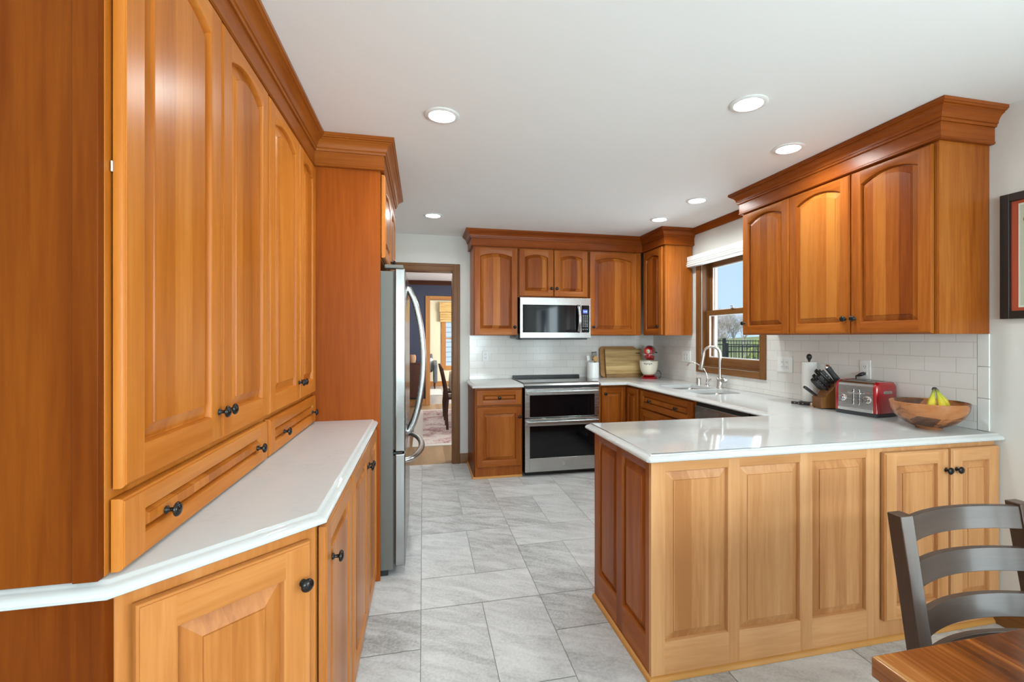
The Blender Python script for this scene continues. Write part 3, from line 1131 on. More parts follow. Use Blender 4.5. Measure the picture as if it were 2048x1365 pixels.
poly = [to_diag(*p) for p in ((XL + 0.012, 1.051), (-0.5755, 1.051), (-0.2745, 1.330), (-0.2745, 1.338), (XL + 0.012, 1.338))]
mb.prism(poly, 0.001, ZU - 0.001)
mb.build('body', 'warm', t)
mb = MB()
sp = [to_diag(*p) for p in ((XL + 0.012, 1.036), (-0.600, 1.036), (-0.600, 1.050), (XL + 0.012, 1.050))]
mb.prism(sp, 0.001, ZU - 0.001)
mb.build('end_panel', 'cherry_panel', t)
sp = [to_diag(*p) for p in ((-0.599, 1.034), (-0.578, 1.034), (-0.572, 1.0495), (-0.599, 1.0495))]
MB().prism(sp, 0.001, ZU - 0.001).build('stile', 'cherry_panel', t)
door(t, 'door', 0.030, 0.386, 0.045, 0.842, 0, [(0.362, 0.745)], stile=0.066, railb=0.07, railt=0.07, bw=0.042, mats=('warm', 'warm_rail', 'warm_stave'))
t = cabinet('base_cabinet', 'cherry base cabinet with one narrow door under the left worktop, beside the angled one', (-0.2745, 1.339, 0), PI / 2, 0.490, 0.62, 0.001, ZU - 0.001, 'warm')
door(t, 'door', 0.006, 0.462, 0.045, 0.855, 0.0, [(0.085, 0.740)], bw=0.03, mats=('warm', 'warm_rail', 'warm_stave'))
t = cabinet('base_cabinet', 'cherry base cabinet with a door pair under the left worktop, beside the fridge panel', (-0.2745, 1.830, 0), PI / 2, 0.916, 0.62, 0.001, ZU - 0.001, 'warm')
door(t, 'door', 0.020, 0.480, 0.045, 0.855, 0.0, [(0.455, 0.760)], mats=('warm', 'warm_rail', 'warm_stave'))
door(t, 'door', 0.487, 0.906, 0.045, 0.855, 0.0, [(0.512, 0.760)], mats=('warm', 'warm_rail', 'warm_stave'))

EDGE = [(0.030, ZT), (0.026, ZT - 0.0010), (0.0225, ZT - 0.0055), (0.018, ZT - 0.0075), (0.010, ZT - 0.0095), (0.003, ZT - 0.0150), (0.0, ZT - 0.021), (0.0015, ZT - 0.027), (0.006, ZU)]


def worktop(name, label, poly, skip, holes=(), quarter=None):
    mb = MB()
    rings = []
    for d, z in EDGE:
        rings.append([(x, y, z) for x, y in offset_poly(poly, d, skip)])
    mb.loft(rings, 0, True, False, False)
    for ring, z, flip in ((rings[0], ZT, False), (rings[-1], ZU, True)):
        loops = [[Vector((p[0], p[1], 0)) for p in ring]] + [[Vector((*p, 0)) for p in h] for h in holes]
        flat = [p for l in loops for p in l]
        tris = tessellate_polygon(loops)
        mb.add([(p.x, p.y, z) for p in flat], [tuple(tr) for tr in tris])
    for h in holes:
        mb.loft([[(x, y, ZT) for x, y in h], [(x, y, ZU) for x, y in h]], 0, True, False, False)
    o = mb.build(name, 'quartz', smooth=50, recalc=False)
    bm = bmesh.new()
    bm.from_mesh(o.data)
    bmesh.ops.remove_doubles(bm, verts=bm.verts, dist=0.00005)
    bmesh.ops.recalc_face_normals(bm, faces=bm.faces)
    bm.to_mesh(o.data)
    bm.free()
    o.data.polygons.foreach_set('use_smooth', [True] * len(o.data.polygons))
    o.data.set_sharp_from_angle(angle=math.radians(40))
    return tag(o, label, 'countertop')


worktop('countertop', 'white quartz worktop on the left base cabinets with an angled near corner',
        [(XL + 0.001, 1.018), (-0.5665, 1.018), (-0.2435, 1.3185), (-0.2435, YT - 0.001), (XL + 0.001, YT - 0.001)], (3, 4))


# ---------------------------------------------------------------- fridge
def fridge():
    t = thing('refrigerator', 'stainless french door fridge with curved bar handles in the left cabinets', 'refrigerator', (-0.165, 2.785, 0), PI / 2)
    W = 0.915
    mb = MB()
    mb.box(0.004, W - 0.004, 0.0, 0.66, 0.035, 1.735)
    mb.build('case', 'tankgrey', t, bevel=0.006)
    mb = MB()
    mb.box(0.02, W - 0.02, 0.03, 0.60, 0.0, 0.034)
    mb.build('base', 'black', t)

    def slab(name, x0, x1, z0, z1):
        mb = MB()
        mb.box(x0, x1, -0.066, -0.008, z0, z1)
        d = mb.build(name, 'steel_door', t, bevel=0.008, seg=3)
        mg = MB()
        mg.box(x0 + 0.012, x1 - 0.012, -0.008, 0.0, z0 + 0.012, z1 - 0.012)
        mg.build('gasket', 'rubber', d, smooth=0)
        return d
    d1 = slab('door', 0.001, W / 2 - 0.002, 0.705, 1.752)
    d2 = slab('door', W / 2 + 0.002, W - 0.001, 0.705, 1.752)
    d3 = slab('freezer_drawer', 0.001, W - 0.001, 0.055, 0.695)
    for d, x in ((d1, W / 2 - 0.055), (d2, W / 2 + 0.055)):
        mb = MB()
        pts = []
        for k in range(17):
            u = k / 16
            z = 0.745 + 0.925 * u
            out = 0.012 + 0.088 * (1 - (2 * u - 1) ** 2) ** 0.8
            pts.append((x, -0.066 - out, z))
        pts = [(x, -0.064, 0.745)] + pts + [(x, -0.064, 1.67)]
        mb.tube(pts, 0.0140, 12, flat=(0.95, 1.45))
        mb.build('handle', 'steel_z', d, smooth=60)
    mb = MB()
    pts = []
    for k in range(17):
        u = k / 16
        x = 0.075 + (W - 0.15) * u
        out = 0.012 + 0.078 * (1 - (2 * u - 1) ** 2) ** 0.8
        pts.append((x, -0.066 - out, 0.640))
    pts = [(pts[0][0], -0.064, 0.640)] + pts + [(pts[-1][0], -0.064, 0.640)]
    mb.tube(pts, 0.0150, 12, flat=(1.35, 1.0))
    mb.build('handle', 'steel', d3, smooth=60)
    for x in (0.02, W - 0.08):
        MB().box(x, x + 0.06, -0.055, 0.05, 1.7525, 1.775).build('hinge_cover', 'tankgrey', t, bevel=0.006)
    MB().box(0.001, 0.012, -0.05, -0.002, 0.6955, 0.7045).build('hinge', 'black', t)


fridge()

# ================================================================ back wall run
YC = 4.775
BX = [(0.494, 0.9515), (0.9525, 1.7135), (1.7145, 2.327)]
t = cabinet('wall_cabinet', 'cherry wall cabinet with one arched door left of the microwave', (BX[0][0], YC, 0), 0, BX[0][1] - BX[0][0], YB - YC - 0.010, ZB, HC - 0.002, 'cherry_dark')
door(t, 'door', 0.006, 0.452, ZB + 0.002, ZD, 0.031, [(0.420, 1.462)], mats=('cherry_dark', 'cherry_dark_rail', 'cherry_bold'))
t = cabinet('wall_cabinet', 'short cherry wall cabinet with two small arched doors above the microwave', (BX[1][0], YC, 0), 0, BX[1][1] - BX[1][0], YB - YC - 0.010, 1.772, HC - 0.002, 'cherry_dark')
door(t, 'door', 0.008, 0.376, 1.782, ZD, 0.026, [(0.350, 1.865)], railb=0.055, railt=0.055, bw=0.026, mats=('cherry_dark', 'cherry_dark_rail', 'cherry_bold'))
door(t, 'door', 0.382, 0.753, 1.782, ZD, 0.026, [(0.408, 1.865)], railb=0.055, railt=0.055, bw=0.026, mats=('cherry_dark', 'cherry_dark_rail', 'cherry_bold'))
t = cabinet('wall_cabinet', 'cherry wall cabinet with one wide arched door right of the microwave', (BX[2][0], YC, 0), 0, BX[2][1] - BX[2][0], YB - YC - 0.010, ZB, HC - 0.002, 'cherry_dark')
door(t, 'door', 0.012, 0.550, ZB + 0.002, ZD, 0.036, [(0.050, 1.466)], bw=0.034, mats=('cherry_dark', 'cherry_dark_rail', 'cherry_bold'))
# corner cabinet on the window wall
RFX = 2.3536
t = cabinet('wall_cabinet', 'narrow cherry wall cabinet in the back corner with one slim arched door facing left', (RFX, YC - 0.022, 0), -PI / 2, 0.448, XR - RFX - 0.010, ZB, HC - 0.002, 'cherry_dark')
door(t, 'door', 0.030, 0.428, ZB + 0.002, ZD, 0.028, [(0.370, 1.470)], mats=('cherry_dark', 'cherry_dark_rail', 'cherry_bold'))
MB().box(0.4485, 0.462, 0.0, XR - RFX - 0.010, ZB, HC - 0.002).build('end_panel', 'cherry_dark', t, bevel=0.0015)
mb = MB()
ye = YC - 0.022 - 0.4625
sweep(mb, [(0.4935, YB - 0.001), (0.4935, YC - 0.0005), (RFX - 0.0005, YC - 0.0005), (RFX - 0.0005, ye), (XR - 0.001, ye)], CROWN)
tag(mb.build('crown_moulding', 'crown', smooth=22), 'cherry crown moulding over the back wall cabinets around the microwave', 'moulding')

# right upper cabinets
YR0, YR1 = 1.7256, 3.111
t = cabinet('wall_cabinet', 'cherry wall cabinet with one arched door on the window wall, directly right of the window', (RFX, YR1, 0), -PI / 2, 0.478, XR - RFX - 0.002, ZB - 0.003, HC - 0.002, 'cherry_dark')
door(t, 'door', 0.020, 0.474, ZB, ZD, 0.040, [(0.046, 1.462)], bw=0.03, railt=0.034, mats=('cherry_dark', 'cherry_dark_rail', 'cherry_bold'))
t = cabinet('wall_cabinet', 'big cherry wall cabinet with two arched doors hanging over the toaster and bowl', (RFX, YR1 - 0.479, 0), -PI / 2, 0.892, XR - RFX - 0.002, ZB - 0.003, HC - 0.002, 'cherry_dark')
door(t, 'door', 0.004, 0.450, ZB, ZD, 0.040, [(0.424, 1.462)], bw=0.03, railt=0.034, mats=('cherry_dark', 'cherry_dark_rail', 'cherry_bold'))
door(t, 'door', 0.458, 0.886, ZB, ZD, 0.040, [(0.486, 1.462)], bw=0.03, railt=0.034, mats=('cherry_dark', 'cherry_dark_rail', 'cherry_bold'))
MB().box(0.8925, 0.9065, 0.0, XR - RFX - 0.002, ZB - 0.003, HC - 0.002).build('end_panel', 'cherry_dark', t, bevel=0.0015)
mb = MB()
ye = YR1 - 0.479 - 0.9070
sweep(mb, [(XR - 0.001, YR1 + 0.0005), (RFX - 0.0005, YR1 + 0.0005), (RFX - 0.0005, ye), (XR - 0.001, ye)], CROWN)
tag(mb.build('crown_moulding', 'crown', smooth=22), 'stepped cherry crown moulding over the right wall cabinets, nearest the black picture', 'moulding')

# base cabinets: back run
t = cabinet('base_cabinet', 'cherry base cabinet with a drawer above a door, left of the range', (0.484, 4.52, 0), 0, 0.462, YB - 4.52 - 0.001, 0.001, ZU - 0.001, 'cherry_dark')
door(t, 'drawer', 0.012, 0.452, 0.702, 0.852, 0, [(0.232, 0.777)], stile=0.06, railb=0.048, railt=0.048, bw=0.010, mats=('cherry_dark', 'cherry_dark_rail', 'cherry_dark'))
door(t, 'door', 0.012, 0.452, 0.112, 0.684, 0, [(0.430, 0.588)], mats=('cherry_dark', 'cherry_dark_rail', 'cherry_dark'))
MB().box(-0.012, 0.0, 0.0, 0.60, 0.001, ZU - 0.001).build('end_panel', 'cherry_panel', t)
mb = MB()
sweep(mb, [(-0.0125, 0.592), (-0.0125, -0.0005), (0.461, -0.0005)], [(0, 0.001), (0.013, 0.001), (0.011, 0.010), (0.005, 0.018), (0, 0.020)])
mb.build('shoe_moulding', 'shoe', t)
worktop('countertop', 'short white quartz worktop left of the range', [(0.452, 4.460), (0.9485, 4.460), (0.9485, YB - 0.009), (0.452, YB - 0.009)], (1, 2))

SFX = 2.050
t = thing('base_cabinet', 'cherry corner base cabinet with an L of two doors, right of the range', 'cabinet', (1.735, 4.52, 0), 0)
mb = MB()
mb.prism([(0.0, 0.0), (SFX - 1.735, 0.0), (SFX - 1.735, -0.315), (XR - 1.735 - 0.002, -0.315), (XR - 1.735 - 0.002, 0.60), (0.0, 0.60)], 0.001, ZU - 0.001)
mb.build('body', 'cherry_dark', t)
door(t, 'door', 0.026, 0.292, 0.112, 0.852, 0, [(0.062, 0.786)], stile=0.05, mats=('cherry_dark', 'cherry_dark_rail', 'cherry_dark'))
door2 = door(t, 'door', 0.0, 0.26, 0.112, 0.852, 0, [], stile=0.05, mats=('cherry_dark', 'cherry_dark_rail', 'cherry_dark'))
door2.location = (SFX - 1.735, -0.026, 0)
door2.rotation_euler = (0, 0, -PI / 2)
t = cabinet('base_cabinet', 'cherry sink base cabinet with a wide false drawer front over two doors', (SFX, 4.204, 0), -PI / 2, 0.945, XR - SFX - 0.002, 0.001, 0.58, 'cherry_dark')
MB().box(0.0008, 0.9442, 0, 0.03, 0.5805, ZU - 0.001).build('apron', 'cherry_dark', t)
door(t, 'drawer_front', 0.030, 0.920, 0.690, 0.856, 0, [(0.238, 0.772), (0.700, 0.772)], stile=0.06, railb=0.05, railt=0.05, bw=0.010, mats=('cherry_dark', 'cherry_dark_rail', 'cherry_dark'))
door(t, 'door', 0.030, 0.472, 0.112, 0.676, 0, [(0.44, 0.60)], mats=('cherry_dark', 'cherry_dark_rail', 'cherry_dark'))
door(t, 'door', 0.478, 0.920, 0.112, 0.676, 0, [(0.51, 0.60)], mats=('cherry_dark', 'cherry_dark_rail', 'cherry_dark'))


def dishwasher():
    t = thing('dishwasher', 'stainless dishwasher under the sink run worktop, right of the sink base', 'dishwasher', (SFX - 0.005, 3.256, 0), -PI / 2)
    MB().box(0.003, 0.597, 0.03, 0.58, 0.001, ZU - 0.004).build('tub', 'black', t)
    MB().box(0.004, 0.596, -0.012, 0.029, 0.10, 0.838).build('door', 'steel', t, bevel=0.004)
    MB().box(0.004, 0.596, 0.006, 0.029, 0.8385, ZU - 0.006).build('control_strip', 'black', t)
    mb = MB()
    for k in range(6):
        mb.box(0.245 + k * 0.011, 0.253 + k * 0.011, -0.0128, -0.0121, 0.803, 0.812)
    mb.build('badge', 'greyprint', t, smooth=0)
    MB().box(0.17, 0.30, -0.0128, -0.0121, 0.762, 0.768).build('vent_slot', 'slot', t, smooth=0)


dishwasher()

# ---------------------------------------------------------------- peninsula
PX, PY0, PY1 = 0.875, 1.706, 2.336
t = thing('peninsula_cabinet', 'big peninsula base of cherry panels with a door pair at its wall end', 'cabinet', (PX, PY0, 0))
W = XR - PX - 0.002
MB().box(0.020, W, 0.0185, PY1 - PY0, 0.001, ZU - 0.001).build('body', 'cherry_dark', t)
f = panel_face(t, 'panelled_face', 0.0, 1.079, 0.001, ZU - 0.001, [(0.058, 0.347, 0.145, 0.828), (0.396, 0.694, 0.145, 0.828), (0.752, 1.040, 0.145, 0.828)], yf=0.0, bw=0.034, yb=0.018)
MB().box(1.080, W, 0.0, 0.018, 0.001, ZU - 0.001).build('face_frame', 'pale', t, bevel=0.001)
door(t, 'door', 1.112, 1.476, 0.100, 0.846, 0, [(1.454, 0.752)], mats=('pale', 'pale_rail', 'pale_stave'), stile=0.062, bw=0.03)
door(t, 'door', 1.492, W - 0.002, 0.100, 0.846, 0, [(1.516, 0.752)], mats=('pale', 'pale_rail', 'pale_stave'), stile=0.062, bw=0.03)
ep = panel_face(t, 'end_panel', 0.0, PY1 - PY0 - 0.001, 0.001, ZU - 0.001, [(0.058, 0.287, 0.145, 0.828), (0.350, 0.580, 0.145, 0.828)], yf=-0.019, mats=('cherry_dark', 'cherry_dark_rail', 'cherry_dark'), bw=0.034)
ep.rotation_euler = (0, 0, -PI / 2)
ep.location = (0.0195, PY1 - PY0, 0)
mb = MB()
sweep(mb, [(-0.0005, PY1 - PY0), (-0.0005, -0.0005), (W, -0.0005)], [(0, 0.001), (0.014, 0.001), (0.012, 0.011), (0.006, 0.018), (0, 0.020)])
mb.build('shoe_moulding', 'shoe', t)


def rounded_rect(x0, x1, y0, y1, r, n=6):
    pts = []
    for cx, cy, a0 in ((x1 - r, y1 - r, 0), (x0 + r, y1 - r, 90), (x0 + r, y0 + r, 180), (x1 - r, y0 + r, 270)):
        for k in range(n + 1):
            a = math.radians(a0 + 90 * k / n)
            pts.append((cx + r * math.cos(a), cy + r * math.sin(a)))
    return pts


SINKX0, SINKX1 = 2.165, 2.525
holes = [rounded_rect(SINKX0, SINKX1, 3.70, 4.085, 0.06), rounded_rect(SINKX0, SINKX1, 3.335, 3.655, 0.06)]
worktop('countertop', 'long white quartz worktop from the range round the sink and over the peninsula',
        [(1.7315, YB - 0.009), (1.7315, 4.440), (2.005, 4.440), (2.005, 2.395), (0.851, 2.395), (0.839, 2.383), (0.839, 1.676), (0.851, 1.664), (XR - 0.001, 1.664), (XR - 0.001, YB - 0.009)],
        (0, 8, 9), holes)

# ---------------------------------------------------------------- sink and taps
t = thing('sink', 'undermounted stainless double bowl sink below the window', 'sink', (2.345, 3.71, 0.70))
for h, nm in ((holes[0], 'bowl'), (holes[1], 'bowl')):
    mb = MB()
    hh = [(x - 2.345, y - 3.71) for x, y in h]
    cx = sum(p[0] for p in hh) / len(hh)
    cy = sum(p[1] for p in hh) / len(hh)

    def shr(s):
        return [(cx + (x - cx) * s, cy + (y - cy) * s) for x, y in hh]
    rings = [[(x, y, 0.1722) for x, y in shr(1.05)], [(x, y, 0.1722) for x, y in shr(1.0)], [(x, y, 0.165) for x, y in shr(0.99)], [(x, y, 0.02) for x, y in shr(0.95)], [(x, y, 0.004) for x, y in shr(0.88)], [(x, y, 0.0) for x, y in shr(0.4)], [(x, y, -0.002) for x, y in shr(0.12)]]
    mb.loft(rings, 0, True, False, True)
    b_ = mb.build(nm, 'steel_sink', t, smooth=50)
    MB().lathe([(0.0, -0.001), (0.035, 0.0), (0.040, 0.002), (0.042, 0.001)], (cx, cy, 0.0), 'z', 20).build('drain', 'nickel', b_)


def faucet():
    t = thing('kitchen_faucet', 'tall brushed nickel gooseneck faucet with side lever behind the sink', 'faucet', (2.585, 3.735, ZT + 0.0005))
    mb = MB()
    mb.lathe([(0.0, 0), (0.029, 0), (0.029, 0.004), (0.026, 0.008), (0.0255, 0.075), (0.027, 0.085), (0.024, 0.098), (0.014, 0.10)], (0, 0, 0), 'z', 24)
    mb.build('base', 'nickel', t, smooth=50)
    mb = MB()
    d = Vector((-0.72, 0.69, 0))
    pts = [(0, 0, 0.09), (0, 0, 0.20), (0, 0, 0.30)]
    R = 0.070
    for k in range(1, 13):
        a = PI * k / 12
        s = R - R * math.cos(a)
        pts.append((d.x * s, d.y * s, 0.30 + R * math.sin(a)))
    mb.tube(pts, 0.0125, 14)
    mb.build('spout', 'nickel', t, smooth=60)
    mb = MB()
    e = Vector(pts[-1])
    q = [(e.x, e.y, 0.303), (e.x + d.x * 0.005, e.y + d.y * 0.005, 0.27), (e.x + d.x * 0.013, e.y + d.y * 0.013, 0.22), (e.x + d.x * 0.024, e.y + d.y * 0.024, 0.165), (e.x + d.x * 0.026, e.y + d.y * 0.026, 0.158)]
    mb.tube(q, [0.0128, 0.0135, 0.017, 0.023, 0.020], 16)
    mb.build('spray_head', 'nickel', t, smooth=60)
    mb = MB()
    mb.tube([(0.004, -0.015, 0.066), (0.008, -0.050, 0.072), (0.010, -0.066, 0.074), (0.010, -0.078, 0.074)], [0.018, 0.021, 0.022, 0.015], 16)
    mb.tube([(-0.022, 0.006, 0.094), (-0.028, -0.010, 0.082), (0.004, -0.030, 0.083), (0.010, -0.058, 0.090)], [0.006, 0.006, 0.007, 0.009], 8)
    mb.build('lever', 'nickel', t, smooth=60)


faucet()
t = thing('filter_tap', 'slim chrome filtered water tap beside the gooseneck faucet', 'faucet', (2.590, 3.935, ZT + 0.0005))
mb = MB()
mb.lathe([(0.0, 0), (0.021, 0), (0.021, 0.006), (0.014, 0.012), (0.013, 0.05), (0.009, 0.058), (0.008, 0.075)], (0, 0, 0), 'z', 20)
mb.build('base', 'chrome', t, smooth=50)
mb = MB()
mb.tube([(0, 0, 0.07), (0.0, 0.002, 0.10), (-0.010, 0.010, 0.135), (-0.035, 0.032, 0.175), (-0.070, 0.064, 0.208), (-0.098, 0.090, 0.216), (-0.120, 0.110, 0.208), (-0.134, 0.122, 0.180)], [0.006] * 8, 10)
mb.build('spout', 'chrome', t, smooth=60)
MB().tube([(-0.004, -0.012, 0.022), (-0.004, -0.030, 0.042), (0, -0.048, 0.062), (0.002, -0.062, 0.066)], [0.008, 0.009, 0.009, 0.007], 10).build('lever', 'chrome', t, smooth=60)
t = thing('soap_cap', 'short nickel cylinder cap on the worktop left of the filter tap', 'sink fitting', (2.595, 4.085, ZT + 0.0005))
MB().lathe([(0.0, 0), (0.022, 0), (0.022, 0.058), (0.020, 0.062), (0.0, 0.063)], (0, 0, 0), 'z', 24).build('cap', 'nickel', t, smooth=50)


# ---------------------------------------------------------------- range
def text_mesh(name, s, size, mat, parent, loc, rot, extrude=0.0004, align='CENTER'):
    cu = bpy.data.curves.new(name, 'FONT')
    cu.body = s
    cu.size = size
    cu.extrude = extrude
    cu.align_x = align
    cu.align_y = 'CENTER'
    o = bpy.data.objects.new(name, cu)
    C.objects.link(o)
    dg = bpy.context.evaluated_depsgraph_get()
    me = bpy.data.meshes.new_from_object(o.evaluated_get(dg))
    bpy.data.objects.remove(o)
    me.materials.clear()
    me.materials.append(M[mat])
    p = bpy.data.objects.new(name, me)
    C.objects.link(p)
    p.location = loc
    p.rotation_euler = rot
    p.parent = parent
    return p


def cooker():
    t = thing('range', 'stainless slide-in double oven range with black glass cooktop on the back wall', 'range', (1.340, 4.470, 0))
    w = 0.379
    MB().box(-w, w, 0.030, YB - 4.470 - 0.012, 0.045, 0.868).build('body', 'black', t)
    MB().box(-w + 0.02, w - 0.02, 0.06, 0.50, 0.001, 0.0445).build('foot', 'black', t)
    # cooktop
    mb = MB()
    mb.box(-0.3865, 0.3865, 0.045, YB - 4.470 - 0.055, 0.9045, 0.914)
    ct = mb.build('cooktop', 'glassblack', t, bevel=0.002)
    mb = MB()
    for cx, cy, r in ((-0.20, 0.20, 0.105), (0.19, 0.19, 0.12), (-0.2, 0.44, 0.08), (0.19, 0.45, 0.08)):
        for rr in (r, r * 0.62):
            mb.lathe([(rr, 0.9142), (rr + 0.004, 0.9142)], (cx, cy, 0), 'z', 40, 0, False, False)
    mb.build('burner_ring', 'cooktop_mark', ct, smooth=0)
    MB().box(-0.381, 0.381, YB - 4.470 - 0.053, YB - 4.470 - 0.012, 0.869, 0.938).build('vent_strip', 'black', t, bevel=0.004)
    # sloped control front
    mb = MB()
    mb.loft([[(x, 0.045, 0.914), (x, 0.008, 0.905), (x, -0.004, 0.886), (x, 0.045, 0.882)] for x in (-0.3865, 0.3865)])
    mb.build('trim_strip', 'steel', t, bevel=0.0015)
    MB().box(-0.378, 0.378, 0.012, 0.030, 0.858, 0.8815).build('vent_gap', 'black', t, smooth=0)

    def oven(z0, z1, gz0, gz1, hz):
        mb = MB()
        y0, y1 = -0.010, 0.029
        gx = 0.332
        mb.box(-w, -gx, y0, y1, z0, z1).box(gx, w, y0, y1, z0, z1).box(-gx, gx, y0, y1, z0, gz0).box(-gx, gx, y0, y1, gz1, z1)
        d = mb.build('oven_door', 'steel', t, bevel=0.0015)
        MB().box(-gx, gx, y0 + 0.002, y1, gz0, gz1).build('window', 'glassblack', d, smooth=0)
        m2 = MB()
        m2.box(-0.362, 0.362, -0.062, -0.036, hz - 0.019, hz + 0.019)
        m2.box(-0.362, -0.325, -0.036, -0.010, hz - 0.016, hz + 0.016).box(0.325, 0.362, -0.036, -0.010, hz - 0.016, hz + 0.016)
        m2.build('handle', 'steel', d, bevel=0.006)
        return d
    oven(0.577, 0.857, 0.580, 0.795, 0.818)
    d = oven(0.048, 0.566, 0.180, 0.492, 0.527)
    mb = MB()
    mb.lathe([(0.016, -0.0108), (0.018, -0.0108), (0.018, -0.0102), (0.016, -0.0102)], (0.005, 0, 0.115), 'y', 28)
    mb.build('badge', 'nickel', d)
    text_mesh('badge_letters', 'GE', 0.016, 'nickel', d, (0.005, -0.0105, 0.115), (PI / 2, 0, 0))


cooker()


def microwave():
    t = thing('microwave', 'stainless over-the-range microwave with black glass door and curved handle', 'microwave', (1.340, 4.700, 1.345))
    w = 0.3785
    MB().box(-w, w, 0.03, YB - 4.700 - 0.012, 0.002, 0.420).build('body', 'black', t)
    mb = MB()
    x1 = 0.276
    gx0, gx1, gz0, gz1 = -0.352, 0.262, 0.062, 0.346
    mb.box(-w, gx0, 0, 0.029, 0.006, 0.420).box(gx1, x1, 0, 0.029, 0.006, 0.420).box(gx0, gx1, 0, 0.029, 0.006, gz0).box(gx0, gx1, 0, 0.029, gz1, 0.420)
    d = mb.build('door', 'steel', t, bevel=0.0015)
    MB().box(gx0, gx1, 0.002, 0.029, gz0, gz1).build('window', 'glassblack', d, smooth=0)
    mb = MB()
    pts = [(0.242, -0.002, 0.066)] + [(0.242 + 0.004 * math.sin(PI * k / 12), -0.014 - 0.030 * math.sin(PI * k / 12), 0.068 + 0.276 * k / 12) for k in range(13)] + [(0.242, -0.002, 0.346)]
    mb.tube(pts, 0.013, 12, flat=(1.35, 0.7))
    mb.build('handle', 'steel_z', d, smooth=60)
    mb = MB()
    mb.box(x1 + 0.001, w, 0, 0.029, 0.006, gz0).box(x1 + 0.001, w, 0, 0.029, gz1, 0.420).box(0.362, w, 0, 0.029, gz0, gz1)
    mb.build('control_frame', 'steel', t, bevel=0.0015)
    cp = MB().box(x1 + 0.001, 0.362, 0.002, 0.029, gz0, gz1).build('control_panel', 'glassblack', t, smooth=0)
    MB().box(0.292, 0.344, 0.0008, 0.0018, 0.262, 0.302).build('display', 'display', cp, smooth=0)
    text_mesh('clock_digits', '12:42', 0.019, 'digits', cp, (0.318, 0.0006, 0.282), (PI / 2, 0, 0))
    mb = MB()
    for r in range(10):
        for c in range(3):
            if r == 8:
                continue
            mb.box(0.291 + c * 0.0215, 0.301 + c * 0.0215, 0.001, 0.0018, 0.240 - r * 0.0165, 0.246 - r * 0.0165)
    mb.build('keypad', 'key', cp, smooth=0)
    MB().lathe([(0.0, -0.0008), (0.007, -0.0008), (0.007, 0.0)], (0.0, 0, 0.384), 'y', 16).build('badge', 'nickel', d)
    MB().box(-w - 0.028, -w + 0.0, 0.09, 0.40, 0.0, 0.05).build('vent', 'black', t, smooth=0)
    MB().box(-w + 0.02, w - 0.03, 0.03, 0.30, -0.012, 0.0015).build('grease_grille', 'rubber', t, smooth=0)


microwave()


# ================================================================ small things on the worktops
def outlet(name, label, loc, rot, gangs, group=None):
    t = thing(name, label, 'outlet', loc, rot)
    w = 0.036 * gangs + (0.010 * (gangs - 1)) * 0.5
    MB().box(-w, w, -0.006, 0.0, -0.058, 0.058).build('cover_plate', 'plastic', t, bevel=0.002)
    for g in range(gangs):
        cx = (g - (gangs - 1) / 2) * 0.046
        r = MB().box(cx - 0.0165, cx + 0.0165, -0.0085, -0.0061, -0.034, 0.034).build('receptacle', 'plastic', t, bevel=0.001)
        mb = MB()
        for s in (-1, 1):
            mb.box(cx - 0.0075, cx - 0.0050, -0.0090, -0.0086, s * 0.018 - 0.004, s * 0.018 + 0.005)
            mb.box(cx + 0.0050, cx + 0.0075, -0.0090, -0.0086, s * 0.018 - 0.004, s * 0.018 + 0.005)
            mb.box(cx - 0.002, cx + 0.002, -0.0090, -0.0086, s * 0.018 - 0.011, s * 0.018 - 0.007)
        mb.build('slot', 'slot', r, smooth=0)
    return t


xt = XR - 0.0085
outlet('wall_outlet', 'white outlet in the tiles left of the range', (0.662, YB - 0.0085, 1.155), 0, 1)
outlet('wall_outlet', 'white double outlet in the tiles between the window and the paper towels', (xt, 3.035, 1.155), -PI / 2, 2)
outlet('wall_outlet', 'white outlet behind the toaster with the black plug in it', (xt, 2.372, 1.160), -PI / 2, 1)
outlet('wall_outlet', 'white double outlet in the tiles of the back corner, left of the window', (xt, 4.40, 1.160), -PI / 2, 2)
t = thing('toaster_plug', 'black right-angle plug with cord behind the toaster', 'plug', (xt - 0.0092, 2.378, 1.128), -PI / 2)
mb = MB()
mb.tube([(0.006, -0.001, 0.006), (0.006, -0.016, 0.005), (0.0, -0.025, 0.0), (-0.014, -0.025, -0.005), (-0.032, -0.022, -0.010)], [0.009, 0.011, 0.011, 0.008, 0.0045], 12)
mb.build('plug_body', 'black', t, smooth=60)
mb = MB()
mb.tube([(-0.030, -0.022, -0.010), (-0.046, -0.010, -0.012), (-0.056, 0.003, -0.024), (-0.060, 0.004, -0.10), (-0.058, 0.004, -0.2195)], 0.0032, 8)
mb.build('cord', 'black', t, smooth=60)


